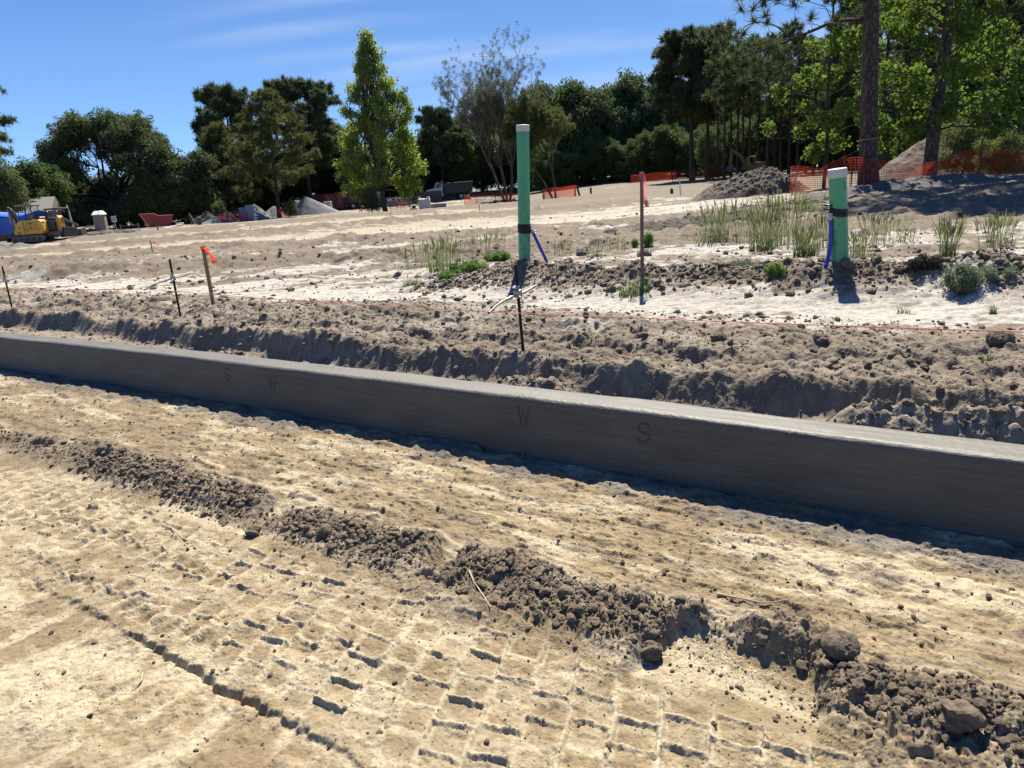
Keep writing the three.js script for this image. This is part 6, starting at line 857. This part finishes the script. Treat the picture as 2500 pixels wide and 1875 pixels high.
{ const t = thing('precast_slab', 'grey precast slab lying behind the bulk bag', 'slab', atColumn(1068, 80), 0.1); new MB().box(1.9, 0.3, 0.9, 0, 0.36, 0, 0, 0, 0, 0.02).build('upper_slab', std([0.2, 0.21, 0.22], 0.8), t); new MB().box(1.9, 0.24, 0.9, 0.03, 0.1, 0, 0, 0, 0, 0.02).build('lower_slab', std([0.17, 0.18, 0.19], 0.8), t); }
{ const t = thing('plate_compactor', 'small red machine beside the bulk bag', 'compactor', atColumn(1010, 80)); new MB().box(0.8, 0.12, 0.5, 0, 0.12, 0, 0, 0, 0, 0.03).build('plate', paint.red, t); new MB().box(0.4, 0.3, 0.35, 0.05, 0.35, 0, 0, 0, 0, 0.05).build('engine', paint.black, t); new MB().tube([[-0.3, 0.2, 0.15], [-0.6, 0.7, 0.15], [-0.6, 0.7, -0.15], [-0.3, 0.2, -0.15]], 0.02, 6).build('handle', paint.red, t); }
{ const t = thing('wooden_fence', 'weathered board fence behind the bulk bag at the wood', 'fence', atColumn(1052, 126)); for (let i = 0; i < 26; i++) new MB().box(0.15, 1.7 + 0.04 * (i % 3), 0.025, -2.3 + i * 0.165, 0.82, 0.01 * (i % 2), 0, 0, 0.004 * (i % 5 - 2)).build('board', std([0.075 + 0.012 * (i % 3), 0.066 + 0.01 * (i % 3), 0.055], 0.9), t); for (const y of [0.4, 1.3]) new MB().box(4.4, 0.09, 0.05, -0.2, y, -0.05).build('rail', oldWood, t); }
[[1416, 78, 0.95, 0.28, 'taller tarred post stub leaning right of the netting square'], [1443, 80, 0.62, 0.03, 'shorter tarred post stub right of the netting square'], [1640, 52, 0.35, 0, 'black stub in the graded ground before the far netting']].forEach(([px, d, H, lean, label]) => { const t = thing('tarred_stub', label, 'post', atColumn(px, d)); new MB().bar([0, -0.2, 0], [-lean * H, H, 0], 0.11, 0.1, 10).build('post', paint.black, t); new MB().bar([-lean * H, H, 0], [-lean * H - 0.01, H + 0.03, 0], 0.1, 0.07, 10).build('top', paint.mud, t); });
{ const t = thing('white_marker', 'thin white marker pipe on the graded ground before the soil heap', 'marker', atColumn(1662, 42)); new MB().bar([0, -0.1, 0], [-0.06, 1.05, 0], 0.03, 0.03, 8).build('pipe', paint.white, t); new MB().bar([0.25, 0, 0.1], [-0.25, 0.75, 0], 0.014, 0.012, 6).build('brace', paint.white, t); }
{ // digger working in the wood
  const p = atColumn(1822, 82), t = thing('wood_excavator', 'yellow excavator with shade in its colour working among the slender pines', 'excavator', p, 0.2), y2 = std([0.24, 0.135, 0.035], 0.75); t.scale.setScalar(0.8);  // yellow toned down, so the shade of the wood is in the paint
  for (const z of [-0.9, 0.9]) { const tr = new MB().prism([[-1.6, 0.3], [-1.3, 0.03], [1.3, 0.03], [1.6, 0.3], [1.4, 0.75], [-1.4, 0.75]], 0.45, T(0.6, 0, z), 0.02).build('track', paint.mud, t); new MB().box(2.2, 0.1, 0.5, 0.6, 0.42, z).build('track_frame', paint.black, tr); }
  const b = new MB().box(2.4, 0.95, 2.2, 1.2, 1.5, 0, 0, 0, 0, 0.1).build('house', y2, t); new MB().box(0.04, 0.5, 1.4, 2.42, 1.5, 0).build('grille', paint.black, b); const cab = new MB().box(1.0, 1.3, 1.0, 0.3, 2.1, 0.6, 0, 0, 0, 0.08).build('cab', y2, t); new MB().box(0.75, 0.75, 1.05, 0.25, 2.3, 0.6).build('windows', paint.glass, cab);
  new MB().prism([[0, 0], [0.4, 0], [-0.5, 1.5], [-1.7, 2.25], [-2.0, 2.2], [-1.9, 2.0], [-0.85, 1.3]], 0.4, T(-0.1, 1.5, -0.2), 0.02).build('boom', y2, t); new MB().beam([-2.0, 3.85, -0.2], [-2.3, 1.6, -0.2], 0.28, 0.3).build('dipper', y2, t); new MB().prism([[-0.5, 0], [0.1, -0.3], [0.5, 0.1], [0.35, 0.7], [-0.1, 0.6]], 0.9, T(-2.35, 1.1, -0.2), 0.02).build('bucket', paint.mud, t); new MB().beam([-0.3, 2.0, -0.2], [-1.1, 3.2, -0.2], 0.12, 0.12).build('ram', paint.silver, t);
}
{ const t = thing('white_sack', 'white sack left beside the soil heap in the wood', 'sack', atColumn(1778, 40)); const g = new THREE.SphereGeometry(0.28, 16, 12), a = g.attributes.position; for (let i = 0; i < a.count; i++) { const x = a.getX(i), y = a.getY(i), z = a.getZ(i), k = 1 + 0.3 * vn(x * 8, y * 8 + z * 6, 821); a.setXYZ(i, x * k, y * k * 0.8, z * k); } g.computeVertexNormals(); const m = lit(new THREE.Mesh(g, paint.white)); m.name = 'sack'; m.position.y = 0.2; t.add(m); new MB().bar([0, 0.35, 0], [0.05, 0.5, 0], 0.04, 0.07, 8).build('tied_neck', paint.white, t); }
// houses glimpsed through the trees
function house(label, px, dist, W, D, H, wall, roofC, turn) { const t = thing('house', label, 'house', atColumn(px, dist), turn); new MB().box(W, H, D, 0, H / 2, 0).build('wall', wall, t); new MB().prism([[-D / 2 - 0.4, 0], [D / 2 + 0.4, 0], [0, D * 0.32]], W + 0.6, T(0, H, 0, 0, Math.PI / 2)).build('roof', roofC, t); for (const x of [-W * 0.3, W * 0.05, W * 0.32]) { const w = new MB().box(0.95, 1.25, 0.06, x, H * 0.55, D / 2 + 0.03).build('window', paint.white, t); new MB().box(0.8, 1.1, 0.03, x, H * 0.55, D / 2 + 0.07).build('pane', paint.glass, w); } const d = new MB().box(0.95, 2.05, 0.06, -W * 0.12, 1.03, D / 2 + 0.03).build('door', paint.grey, t); new MB().box(0.06, 0.06, 0.06, -W * 0.12 + 0.35, 1.0, D / 2 + 0.08).build('handle', paint.silver, d); }
house('pale house with a grey roof behind the blue tarpaulin', 60, 96, 8, 6, 2.8, std([0.30, 0.28, 0.24], 0.8), std([0.12, 0.11, 0.10], 0.8), 0.3); house('white house glimpsed through the trees above the gravel', 640, 150, 9, 7, 5.2, std([0.72, 0.72, 0.7], 0.7), std([0.6, 0.6, 0.6], 0.6), 0.1); house('white walled house glimpsed behind the parked pickup', 500, 146, 9, 7, 4.8, std([0.72, 0.72, 0.7], 0.7), std([0.6, 0.6, 0.6], 0.6), -0.1);
renderer.render(scene, camera);
